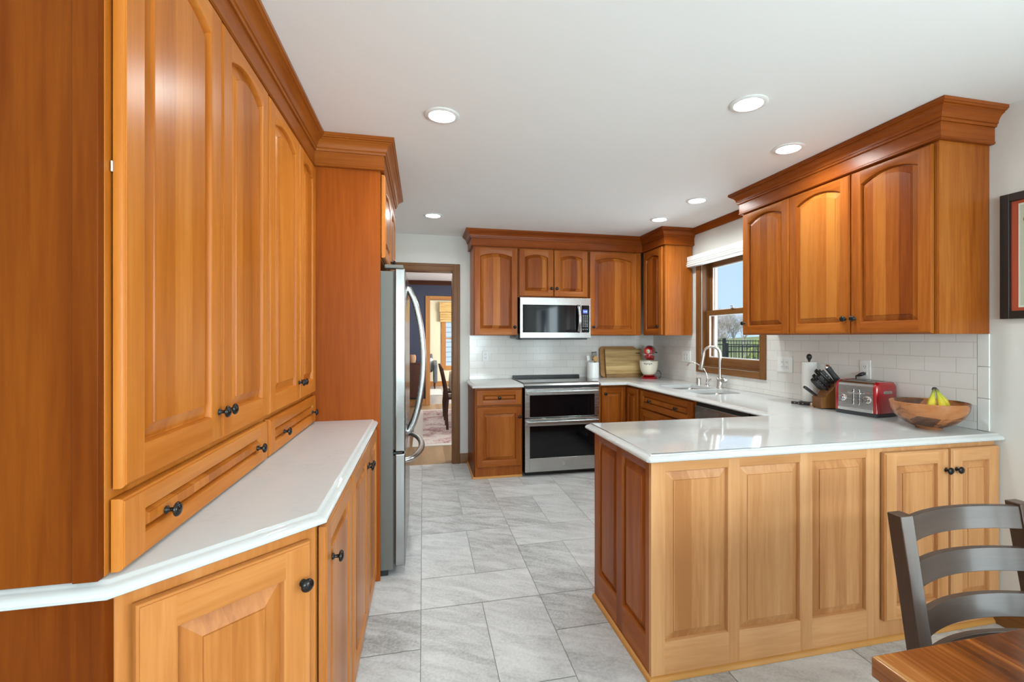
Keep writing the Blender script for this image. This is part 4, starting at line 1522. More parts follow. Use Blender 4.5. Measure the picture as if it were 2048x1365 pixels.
def toaster():
    t = thing('toaster', 'red and stainless four-slot toaster on the right worktop', 'toaster', (2.5525, 2.285, ZT + 0.0005), math.radians(-90) + 0.13)
    # local x: towards the camera along the face, -y: the lever face
    L, D, H = 0.122, 0.085, 0.198

    def prof(dy, z0, z1, r):
        pts = [(-D - dy, z0)]
        for k in range(7):
            a = math.radians(180 - 90 * k / 6)
            pts.append((-D - dy + r + r * math.cos(a), z1 - r + r * math.sin(a)))
        for k in range(7):
            a = math.radians(90 - 90 * k / 6)
            pts.append((D + dy - r + r * math.cos(a), z1 - r + r * math.sin(a)))
        pts.append((D + dy, z0))
        return pts
    mb = MB()
    mb.loft([[(x, y, z) for y, z in prof(0, 0.022, H, 0.034)] for x in (-L + 0.018, L - 0.018)])
    b = mb.build('body', 'steel', t, smooth=50)
    for s in (-1, 1):
        mb = MB()
        rings = []
        for x, dy, dz in ((L - 0.0178, 0.003, 0.003), (L - 0.006, 0.002, 0.002), (L + 0.002, -0.004, -0.004), (L + 0.006, -0.014, -0.012)):
            rings.append([(s * x, y, z) for y, z in prof(dy, 0.022, H + dz, 0.036)])
        mb.loft(rings)
        e = mb.build('end_cap', 'red', t, smooth=50)
        m2 = MB()
        pl = rounded_rect(-0.036, 0.036, 0.132, 0.150, 0.0085)
        m2.loft([[(s * (L + 0.0045), y, z) for y, z in pl], [(s * (L + 0.0075), y, z) for y, z in pl]])
        m2.build('grip', 'steel', e, bevel=0.001)
    MB().box(-L + 0.002, L - 0.002, -D + 0.003, D - 0.003, 0.0, 0.0215).build('base', 'rubber', t, bevel=0.004)
    MB().box(-L + 0.0185, L - 0.0185, -D - 0.003, -D - 0.0002, 0.022, 0.040).build('crumb_tray', 'chrome', t, bevel=0.001)
    mb = MB()
    for x in (-0.052, 0.052):
        for y in (-0.035, 0.035):
            mb.box(x - 0.042, x + 0.042, y - 0.013, y + 0.013, H - 0.0005, H + 0.0008)
    mb.build('bread_slot', 'slot', b, smooth=0)
    for x in (-0.012, 0.022):
        MB().box(x - 0.0045, x + 0.0045, -D - 0.003, -D - 0.0002, 0.060, 0.150).build('lever_slot', 'chrome', t, bevel=0.001)
        MB().box(x - 0.002, x + 0.002, -D - 0.0036, -D - 0.0031, 0.064, 0.146).build('slot_gap', 'slot', t, smooth=0)
    MB().box(-0.035, 0.045, -D - 0.020, -D - 0.0037, 0.126, 0.134).build('lever', 'chrome', t, bevel=0.003)
    for x in (-0.072, 0.074):
        k = MB().lathe([(0.0, 0), (0.020, 0), (0.020, -0.003), (0.016, -0.005), (0.0150, -0.018), (0.0125, -0.021), (0.0, -0.021)], (x, -D - 0.0002, 0.096), 'y', 24).build('dial', 'chrome', t, smooth=45)
        MB().lathe([(0.0, -0.0213), (0.009, -0.0213), (0.009, -0.0209)], (x, -D - 0.0002, 0.096), 'y', 20).build('dial_face', 'greyprint', k)
        mb = MB()
        for q in range(3):
            mb.lathe([(0.0, -0.002), (0.004, -0.002), (0.004, 0)], (x + (-0.030 if x > 0 else 0.030) + (0.002 * (q - 1) ** 2), -D - 0.0002, 0.082 + q * 0.013), 'y', 12)
        mb.build('button', 'chrome', t)
        MB().box(x - 0.010, x + 0.010, -D - 0.0007, -D - 0.0002, 0.134, 0.137).build('scale_print', 'print_red', t, smooth=0)


toaster()


def bowl():
    t = thing('fruit_bowl', 'large turned wooden bowl at the wall end of the worktop', 'bowl', (2.478, 1.868, ZT + 0.0005))
    mb = MB()
    prof = [(0.0, 0.0), (0.052, 0.0), (0.055, 0.004), (0.058, 0.008), (0.080, 0.016), (0.110, 0.034), (0.138, 0.062), (0.154, 0.094), (0.160, 0.126), (0.1605, 0.131), (0.158, 0.133), (0.154, 0.130),
            (0.148, 0.096), (0.132, 0.066), (0.104, 0.040), (0.070, 0.022), (0.0, 0.016)]
    mb.lathe(prof, (0, 0, 0), 'z', 56)
    mb.build('bowl_body', 'bowl', t, smooth=50)
    # bananas
    b = thing('banana_bunch', 'bunch of ripe yellow bananas standing in the wooden bowl', 'bananas', (2.520, 1.870, ZT + 0.0265))
    top = Vector((0.004, 0.004, 0.165))
    for k, (a, r) in enumerate(((200, 0.062), (262, 0.056), (330, 0.064))):
        d = Vector((math.cos(math.radians(a)), math.sin(math.radians(a)), 0))
        mb = MB()
        pts, rad = [], []
        for q in range(11):
            u = q / 10
            out = r * math.sin(PI * min(1, 0.10 + u * 0.80)) * 1.0
            pts.append(top + d * (0.006 + out * (0.25 + 0.75 * u)) + Vector((0, 0, -0.150 * u)))
            rad.append([0.0058, 0.0062, 0.0085, 0.0135, 0.0165, 0.0178, 0.0178, 0.0168, 0.0145, 0.0095, 0.004][q])
        mb.tube(pts, rad, 8)
        mb.build('banana', 'banana', b, smooth=50)
    MB().lathe([(0.0, 0.156), (0.009, 0.157), (0.012, 0.163), (0.010, 0.172), (0.006, 0.176), (0.0, 0.177)], (0.004, 0.004, 0), 'z', 10).build('stem', 'slot', b)


bowl()


def knife_block():
    """-y of the block faces the handles"""
    ang = math.radians(-104)
    t = thing('knife_block', 'brown slanted wooden knife block beside the toaster', 'knife block', (2.515, 2.535, ZT + 0.0005), ang)
    # side profile (y, z): low front part and slanted tall back
    w = 0.052
    side = [(-0.052, 0.004), (0.075, 0.004), (0.092, 0.150), (0.062, 0.176), (-0.010, 0.098), (-0.016, 0.084), (-0.052, 0.072)]
    mb = MB()
    mb.loft([[(x, y, z) for y, z in side] for x in (-w, w)])
    mb.build('block', 'block', t, bevel=0.003)
    mb = MB()
    for x in (-0.04, 0.04):
        for y in (-0.042, 0.064):
            mb.lathe([(0.0, 0), (0.006, 0), (0.006, 0.004)], (x, y, 0), 'z', 10)
    mb.build('foot', 'rubber', t)
    MB().box(-0.026, 0.026, -0.0524, -0.0519, 0.034, 0.041).build('worn_print', 'table_h', t, smooth=0)
    ca, sa = math.cos(ang), math.sin(ang)

    def w2(p):
        return Vector((2.515 + p[0] * ca - p[1] * sa, 2.535 + p[0] * sa + p[1] * ca, ZT + 0.0005 + p[2]))
    # direction of the handles: up and out of the slanted face
    dirv = Vector((0, -0.70, 0.71))
    spots = []
    for r, (f, n, ln) in enumerate(((0.16, 4, 0.098), (0.42, 3, 0.108), (0.72, 3, 0.118))):
        base = Vector((0, -0.010 + 0.072 * f, 0.098 + 0.078 * f))
        for k in range(n):
            x = (-0.036 + 0.072 * (k / (n - 1)))
            spots.append((base + Vector((x, 0, 0)), ln, r, k))
    rows = ('bottom', 'middle', 'top')
    place = {3: ('leftmost', 'centre', 'rightmost'), 4: ('leftmost', 'second from left', 'second from right', 'rightmost')}
    cnt = {0: 4, 1: 3, 2: 3}
    for p, ln, r, k in spots:
        q = w2(p)
        kn = thing('kitchen_knife', 'black riveted knife, %s in the %s row of the wooden block' % (place[cnt[r]][k], rows[r]), 'knife', q, ang, 'knives in the wooden block')
        mb = MB()
        mb.x = Matrix.Rotation(math.atan2(0.70, 0.71), 4, 'X')
        hw, hh = (0.0065, 0.0115) if r else (0.0058, 0.0095)
        sec = rounded_rect(-hw, hw, -hh, hh, hw * 0.7, 3)

        def ring(z, s, dy=0):
            return [(x * s, y * s + dy, z) for x, y in sec]
        mb.loft([ring(0.016, 0.85), ring(0.020, 1.0), ring(ln * 0.5, 0.98, 0.001), ring(ln * 0.85, 1.05, 0.002), ring(ln, 0.9, 0.005)])
        mb.build('handle', 'black', kn, smooth=45)
        mb = MB()
        mb.x = Matrix.Rotation(math.atan2(0.70, 0.71), 4, 'X')
        mb.loft([ring(0.001, 0.6), ring(0.006, 0.8), ring(0.0158, 0.9)])
        mb.build('bolster', 'chrome', kn, smooth=40)
        mb = MB()
        mb.x = Matrix.Rotation(math.atan2(0.70, 0.71), 4, 'X')
        for z in (0.035, 0.058, 0.080):
            mb.lathe([(0.0, -hw - 0.0012), (0.0028, -hw - 0.0012), (0.0028, hw + 0.0012), (0.0, hw + 0.0012)], (0, 0.001, z), 'x', 10)
        mb.box(-0.0008, 0.0008, -hh * 1.05, -hh * 0.9, 0.018, ln)
        mb.build('rivet', 'nickel', kn)
    # steak knives in the low front slots
    for k, x in enumerate((-0.040, -0.026)):
        q = w2(Vector((x, -0.036, 0.0765)))
        kn = thing('steak_knife', 'small dark steak knife in the low front of the block, %s of the two' % ('outer' if k == 0 else 'inner'), 'knife', q, ang, 'steak knives in the wooden block')
        mb = MB()
        mb.x = Matrix.Rotation(math.atan2(0.80, 0.60), 4, 'X')
        sec = rounded_rect(-0.005, 0.005, -0.008, 0.008, 0.0035, 3)
        mb.loft([[(a * s, b * s, z) for a, b in sec] for z, s in ((0.001, 0.8), (0.05, 1.0), (0.088, 1.05), (0.095, 0.8))])
        mb.build('handle', 'black', kn, smooth=45)
        mb = MB()
        mb.x = Matrix.Rotation(math.atan2(0.80, 0.60), 4, 'X')
        mb.box(-0.001, 0.001, -0.0088, -0.0078, 0.004, 0.09)
        mb.build('tang', 'nickel', kn)
    # kitchen shears at the top
    q = w2(Vector((0.030, 0.066, 0.176)))
    kn = thing('kitchen_shears', 'wide black handle with steel butt standing highest in the knife block', 'shears', q, ang)
    mb = MB()
    mb.x = Matrix.Rotation(math.atan2(0.60, 0.80), 4, 'X')
    sec = rounded_rect(-0.011, 0.011, -0.017, 0.017, 0.006, 3)
    mb.loft([[(a * s, b * s + dy, z) for a, b in sec] for z, s, dy in ((0.002, 1.1, 0), (0.020, 1.0, 0), (0.06, 0.85, 0.0), (0.100, 0.95, 0.0), (0.112, 0.9, -0.002))])
    mb.build('handle', 'black', kn, smooth=45)
    mb = MB()
    mb.x = Matrix.Rotation(math.atan2(0.60, 0.80), 4, 'X')
    mb.loft([[(a * s, b * s, z) for a, b in sec] for z, s in ((0.1122, 0.92), (0.120, 0.8), (0.128, 0.3))])
    mb.build('steel_butt', 'chrome', kn, smooth=40)


knife_block()
t = thing('paper_towel_holder', 'black upright holder with a white paper roll behind the knife block', 'paper towel holder', (2.585, 2.735, ZT + 0.0005))
MB().lathe([(0.0, 0), (0.060, 0), (0.062, 0.004), (0.060, 0.012), (0.052, 0.016), (0.0, 0.016)], (0, 0, 0), 'z', 32).build('base', 'black', t, smooth=40)
MB().tube([(0, 0, 0.016), (0, 0, 0.300)], 0.005, 10).build('rod', 'black', t)
MB().lathe([(0.0, 0.292), (0.008, 0.293), (0.010, 0.302), (0.016, 0.310), (0.018, 0.322), (0.014, 0.334), (0.006, 0.340), (0.0, 0.341)], (0, 0, 0), 'z', 20).build('finial', 'black', t, smooth=50)
mb = MB()
mb.lathe([(0.018, 0.017), (0.046, 0.017), (0.046, 0.285), (0.018, 0.285), (0.018, 0.017)], (0, 0, 0), 'z', 36, 0, False, False)
mb.build('paper_roll', 'paper', t, smooth=40)
kn = thing('kitchen_knife', 'black handled knife lying flat on the worktop in front of the block', 'knife', (2.482, 2.690, ZT + 0.0005), math.radians(-62))
mb = MB()
sec = rounded_rect(-0.008, 0.008, 0.002, 0.020, 0.005, 3)
mb.loft([[(x, y, z) for y, z in sec] for x in (-0.062, -0.058, 0.052)])
mb.build('handle', 'black', kn, smooth=45)
mb = MB()
for x in (-0.04, -0.015, 0.01):
    mb.lathe([(0.0, -0.0085), (0.003, -0.0085), (0.003, 0.0085), (0.0, 0.0085)], (x, 0, 0.011), 'y', 10)
mb.build('rivet', 'nickel', kn)
MB().loft([[(x, y, z) for y, z in ((-0.001, 0.0), (0.001, 0.0), (0.001, h), (-0.001, h))] for x, h in ((0.0525, 0.020), (0.10, 0.022), (0.135, 0.003))]).build('blade', 'chrome', kn, smooth=20)


# ---------------------------------------------------------------- back corner: crock, boards, mixer
def crock():
    cx, cy = 1.838, 4.955
    t = thing('utensil_crock', 'white ceramic crock of utensils on the worktop right of the range', 'crock', (cx, cy, ZT + 0.0005))
    MB().lathe([(0.0, 0), (0.062, 0), (0.066, 0.004), (0.067, 0.010), (0.066, 0.172), (0.064, 0.176), (0.061, 0.174), (0.060, 0.012), (0.0, 0.010)], (0, 0, 0), 'z', 36).build('pot', 'crock', t, smooth=45)
    z = ZT + 0.012
    s = thing('slotted_turner', 'dark slotted turner leaning in the white crock', 'utensil', (cx + 0.020, cy + 0.020, z), 0)
    mb = MB()
    mb.tube([(0, 0, 0), (0.010, 0.012, 0.185)], 0.005, 8)
    mb.build('handle', 'tool', s)
    mb = MB()
    mb.x = Matrix.Translation((0.012, 0.014, 0.185)) @ Matrix.Rotation(math.radians(-6), 4, 'Y')
    for x in (-0.030, -0.0165, -0.003, 0.0105, 0.024):
        mb.box(x, x + 0.0065, -0.0015, 0.0015, 0.012, 0.086)
    mb.box(-0.030, 0.0305, -0.0015, 0.0015, 0.086, 0.096).box(-0.030, 0.0305, -0.0015, 0.0015, 0.0, 0.012)
    mb.build('blade', 'tool', s, smooth=0)
    s = thing('wooden_spoon', 'round wooden spoon standing in the white crock', 'utensil', (cx + 0.010, cy - 0.020, z), 0)
    mb = MB()
    mb.tube([(0, 0, 0), (0.010, -0.008, 0.170)], 0.0055, 8)
    mb.build('handle', 'spoon', s)
    mb = MB()
    mb.x = Matrix.Translation((0.011, -0.010, 0.205)) @ Matrix.Rotation(math.radians(78), 4, 'X') @ Matrix.Scale(1.25, 4, (0, 1, 0))
    mb.lathe([(0.0, 0.004), (0.018, 0.002), (0.027, -0.002), (0.030, -0.006), (0.027, -0.009), (0.0, -0.014)], (0, 0, 0), 'z', 20)
    mb.build('spoon_bowl', 'spoon', s, smooth=50)
    s = thing('spatula', 'slim pale spatula leaning left out of the white crock', 'utensil', (cx - 0.018, cy + 0.0, z), 0)
    mb = MB()
    mb.tube([(0, 0, 0), (-0.030, 0.004, 0.190)], 0.0045, 8)
    mb.build('handle', 'nickel', s)
    mb = MB()
    mb.x = Matrix.Translation((-0.030, 0.004, 0.190)) @ Matrix.Rotation(math.radians(-14), 4, 'Y')
    mb.box(-0.017, 0.017, -0.002, 0.002, -0.004, 0.050)
    mb.build('blade', 'plastic', s, bevel=0.0015)


crock()


def lean_slab(name, label, cat, loc, w, h, th, r, tilt, mat, x_off=0):
    mb = MB()
    pl = rounded_rect(-w / 2, w / 2, 0.0, h, r, 6)
    mb.x = Matrix.Rotation(-tilt, 4, 'X')
    mb.loft([[(x, y, z) for x, z in pl] for y in (0, th)])
    o = mb.build(name, mat, None, loc, 0, bevel=0.003)
    return tag(o, label, cat)


lean_slab('wooden_tray', 'rounded brown wooden tray leaning on the tiles behind the striped board', 'tray', (2.190, 5.030, ZT + 0.001), 0.455, 0.352, 0.018, 0.045, math.radians(9), 'tray')
o = lean_slab('cutting_board', 'striped acacia cutting board leaning in the back corner beside the mixer', 'cutting board', (2.235, 4.985, ZT + 0.001), 0.448, 0.325, 0.022, 0.012, math.radians(9), 'board')
o['label'] = 'striped acacia cutting board leaning in the back corner beside the mixer'
mb = MB()
mb.x = Matrix.Rotation(-math.radians(9), 4, 'X')
mb.box(0.150, 0.205, -0.0008, 0.001, 0.268, 0.278)
mb.build('hand_slot', 'slot', o, smooth=0)


def mixer():
    t = thing('stand_mixer', 'red stand mixer with a cream bowl in the back corner', 'stand mixer', (2.440, 4.800, ZT + 0.0005), math.radians(-32))
    # -y is the front
    mb = MB()
    rings = []
    for z, sx, y0, y1 in ((0.0, 0.088, -0.115, 0.125), (0.012, 0.090, -0.118, 0.128), (0.026, 0.080, -0.105, 0.122), (0.036, 0.060, -0.075, 0.115)):
        pl = rounded_rect(-sx, sx, y0, y1, min(sx, 0.075), 8)
        rings.append([(x, y, z) for x, y in pl])
    mb.loft(rings)
    mb.build('base', 'red', t, smooth=50)
    mb = MB()
    rings = []
    for z, sx, y0, y1 in ((0.0365, 0.050, 0.040, 0.115), (0.10, 0.042, 0.062, 0.115), (0.20, 0.042, 0.062, 0.118), (0.250, 0.050, 0.045, 0.125)):
        pl = rounded_rect(-sx, sx, y0, y1, 0.03, 6)
        rings.append([(x, y, z) for x, y in pl])
    mb.loft(rings)
    mb.build('column', 'red', t, smooth=50)
    mb = MB()
    rings = []
    for y, r, dz in ((0.150, 0.012, 0.0), (0.145, 0.040, 0.0), (0.120, 0.060, 0.0), (0.060, 0.070, 0.002), (-0.02, 0.070, 0.004), (-0.085, 0.062, 0.002), (-0.125, 0.052, 0.0), (-0.140, 0.044, -0.002)):
        rings.append([(r * 0.98 * math.cos(2 * PI * k / 24), y, 0.302 + dz + r * 0.86 * math.sin(2 * PI * k / 24)) for k in range(24)])
    mb.loft(rings)
    h = mb.build('head', 'red', t, smooth=60)
    MB().lathe([(0.0, -0.149), (0.022, -0.148), (0.024, -0.1405)], (0, 0, 0.302), 'y', 24).build('hub_cap', 'chrome', h, smooth=40)
    mb = MB()
    rings = []
    for y, r in ((-0.134, 0.0480), (-0.120, 0.0535)):
        pass
    mb.lathe([(0.050, 0.256), (0.058, 0.262), (0.058, 0.270), (0.050, 0.276)], (0, -0.080, 0), 'z', 28, 0, True, True)
    mb.build('trim_band', 'chrome', h, smooth=40)
    MB().lathe([(0.0, 0.215), (0.030, 0.217), (0.044, 0.226), (0.050, 0.240), (0.050, 0.2555)], (0, -0.080, 0), 'z', 28).build('planetary_hub', 'red', h, smooth=50)
    MB().tube([(0.066, 0.03, 0.285), (0.080, 0.03, 0.285)], [0.006, 0.008], 10).build('speed_knob', 'black', h)
    mb = MB()
    mb.lathe([(0.0, 0.044), (0.050, 0.045), (0.070, 0.060), (0.084, 0.085), (0.094, 0.120), (0.099, 0.160), (0.1005, 0.196), (0.102, 0.199), (0.099, 0.199), (0.096, 0.160), (0.090, 0.120), (0.080, 0.088), (0.0, 0.060)], (0, -0.072, 0), 'z', 40)
    b = mb.build('mixing_bowl', 'cream_bowl', t, smooth=50)
    mb = MB()
    mb.lathe([(0.1015, 0.195), (0.1030, 0.1975), (0.1015, 0.200)], (0, -0.072, 0), 'z', 40, 0, False, False)
    mb.build('rim_band', 'chrome', b)
    mb = MB()
    mb.lathe([(0.0, 0.0375), (0.062, 0.0375), (0.055, 0.0435), (0.0, 0.0435)], (0, -0.072, 0), 'z', 28)
    mb.build('bowl_seat', 'red', t)
    mb = MB()
    for k in range(5):
        a = math.radians(-112 + k * 11)
        mb.x = Matrix.Translation((0, -0.072, 0)) @ Matrix.Rotation(a + PI / 2, 4, 'Z')
        mb.box(-0.006, 0.006, -0.0995, -0.0965, 0.162 - 0.006 * (k % 2), 0.184)
    mb.build('bowl_print', 'greyprint', b, smooth=0)
    mb = MB()
    mb.tube([(0.03, 0.127, 0.05), (0.060, 0.120, 0.075), (0.102, 0.085, 0.080), (0.122, 0.055, 0.045), (0.118, 0.045, 0.012), (0.100, 0.075, 0.004)], 0.0035, 8)
    mb.build('cord', 'black', t, smooth=60)


mixer()


# ================================================================ picture, chair, table
def picture():
    t = thing('framed_poster', 'black framed poster with red and cream mats on the right wall', 'picture', (XR - 0.001, 1.669, 1.444), -PI / 2)
    W, H = 0.46, 0.577
    mb = MB()
    b = 0.036
    for x0, x1, z0, z1 in ((0, b, 0, H), (W - b, W, 0, H), (b, W - b, 0, b), (b, W - b, H - b, H)):
        mb.box(x0, x1, -0.026, 0, z0, z1)
    mb.build('frame', 'frame_black', t, bevel=0.002)
    MB().box(b, W - b, -0.010, -0.002, b, H - b).build('outer_mat', 'mat_red', t, smooth=0)
    m1 = 0.028
    MB().box(b + m1, W - b - m1, -0.0125, -0.0105, b + m1 * 0.55, H - b - m1 * 0.55).build('inner_mat', 'mat_cream', t, smooth=0)
    p = MB().box(b + m1 + 0.008, W - b - m1 - 0.008, -0.0138, -0.0128, b + m1 * 0.55 + 0.008, H - b - m1 * 0.55 - 0.008).build('print', 'print', t, smooth=0)
    text_mesh('title', 'C', 0.05, 'print_red', p, (0.098, -0.0142, 0.448), (PI / 2, 0, 0))
    MB().box(0.088, W - 0.088, -0.0146, -0.0140, 0.405, 0.411).build('caption_line', 'print_grey', p, smooth=0)
    MB().box(b, W - b, -0.0175, -0.0155, b, H - b).build('glazing', 'glass', t, smooth=0)


picture()


def table():
    t = thing('dining_table', 'glossy striped sheesham table with planked top in the near right corner', 'table', (0.82, 0.722, 0))
    # local: top spans +x and -y
    W, L = 0.95, 1.60
    mb = MB()
    mb.box(0, W, -L, 0, 0.722, 0.760)
    mb.build('tabletop', 'table', t, bevel=0.003)
    mb = MB()
    mb.box(0.012, W - 0.012, -L + 0.012, -0.012, 0.705, 0.7215)
    mb.build('underframe', 'table_h', t, bevel=0.002)
    mb = MB()
    for x0, x1, y0, y1 in ((0.006, 0.030, -L + 0.09, -0.09), (W - 0.030, W - 0.006, -L + 0.09, -0.09), (0.09, W - 0.09, -0.030, -0.006), (0.09, W - 0.09, -L + 0.006, -L + 0.030)):
        mb.box(x0, x1, y0, y1, 0.60, 0.7045)
    mb.build('apron', 'table_h', t, bevel=0.002)
    for x in (0.006, W - 0.088):
        for y in (-0.088, -L + 0.006):
            MB().box(x, x + 0.082, y, y + 0.082, 0.001, 0.7045).build('leg', 'table_h', t, bevel=0.003)


table()


def chair():
    t = thing('dining_chair', 'dark espresso ladder-back chair tucked under the near table', 'chair', (1.615, 1.06, 0))
    # seat towards -y (the table), back posts lean to +y
    hw = 0.2585
    pw = 0.0475

    def y_at(z):
        return 0.040 + (z - 0.829) * (0.053 / 0.338) if z > 0.42 else -0.024 + (0.42 - z) * 0.12
    for s in (-1, 1):
        x0 = -hw if s < 0 else hw - pw
        mb = MB()
        rings = []
        for z in (0.001, 0.21, 0.42, 0.50, 0.66, 0.835):
            y = y_at(z)
            d = 0.043 if z > 0.2 else 0.036
            rings.append([(x0, y, z), (x0 + pw, y, z), (x0 + pw, y + d, z), (x0, y + d, z)])
        mb.loft(rings)
        mb.build('leg', 'chair_z', t, bevel=0.003)
        xf = -hw + 0.004 if s < 0 else hw - pw - 0.004
        MB().box(xf, xf + 0.044, -0.415, -0.371, 0.001, 0.4395).build('leg', 'chair_z', t, bevel=0.003)
    xi = hw - pw + 0.004
    for zc in (0.793, 0.669, 0.538, 0.408 + 0.022):
        h = 0.034
        mb = MB()
        rings = []
        n = 16
        for k in range(n + 1):
            u = k / n
            x = -xi + 2 * xi * u
            bow = 0.042 * (1 - (2 * u - 1) ** 2)
            y = y_at(zc) + 0.004 + bow
            dy = h * 0.155
            rings.append([(x, y - dy, zc - h), (x, y - dy + 0.018, zc - h), (x, y + dy + 0.018, zc + h), (x, y + dy, zc + h)])
        mb.loft(rings)
        mb.build('back_slat', 'chair_h', t, bevel=0.002)
    mb = MB()
    mb.loft([[(x * s, y * s2 - 0.0, z) for x, y in rounded_rect(-hw, hw, -0.425, -0.030, 0.02, 4)] for z, s, s2 in ((0.440, 0.98, 1.0), (0.446, 1.0, 1.0), (0.462, 1.0, 1.0), (0.468, 0.98, 1.0))])
    mb.build('seat', 'chair_h', t, smooth=40)
    mb = MB()
    mb.box(-hw + 0.03, hw - 0.03, -0.400, -0.382, 0.375, 0.4395).box(-hw + 0.03, hw - 0.03, -0.020, -0.008, 0.375, 0.4395)
    mb.box(-hw + 0.012, -hw + 0.03, -0.39, -0.03, 0.375, 0.4395).box(hw - 0.03, hw - 0.012, -0.39, -0.03, 0.375, 0.4395)
    mb.build('seat_frame', 'chair_h', t)


chair()


# ================================================================ ceiling lights
def downlight(x, y, label, watts=4.6):
    t = thing('recessed_light', label, 'ceiling light', (x, y, HC - 0.0005), 0, 'recessed ceiling lights')
    MB().lathe([(0.062, 0.0), (0.084, 0.0), (0.085, -0.003), (0.080, -0.006), (0.064, -0.007), (0.062, -0.004), (0.062, 0.0)], (0, 0, 0), 'z', 36, 0, False, False).build('trim_ring', 'white', t, smooth=40)
    MB().lathe([(0.0, -0.0035), (0.0615, -0.0035), (0.0615, -0.0005), (0.0, -0.0005)], (0, 0, 0), 'z', 36).build('lens', 'lens', t)
    light('lamp', 'AREA', (0, 0, -0.010), (0, 0, 0), watts, (0.88, 1.0, 1.01), 0.12, spread=math.radians(158), parent=t)


for x, y, l in ((0.09, 2.351, 'round recessed ceiling light nearest the tall left cabinets'),
                (0.086, 4.297, 'round recessed ceiling light nearest the dining room doorway'),
                (1.473, 1.913, 'round recessed ceiling light nearest the camera, over the peninsula'),
                (2.048, 2.317, 'round recessed ceiling light beside the right cabinet crown'),
                (2.118, 3.358, 'round recessed ceiling light in front of the window wall crown strip'),
                (2.123, 3.976, 'round recessed ceiling light in the back corner, above the corner cabinet')):
    downlight(x, y, l)


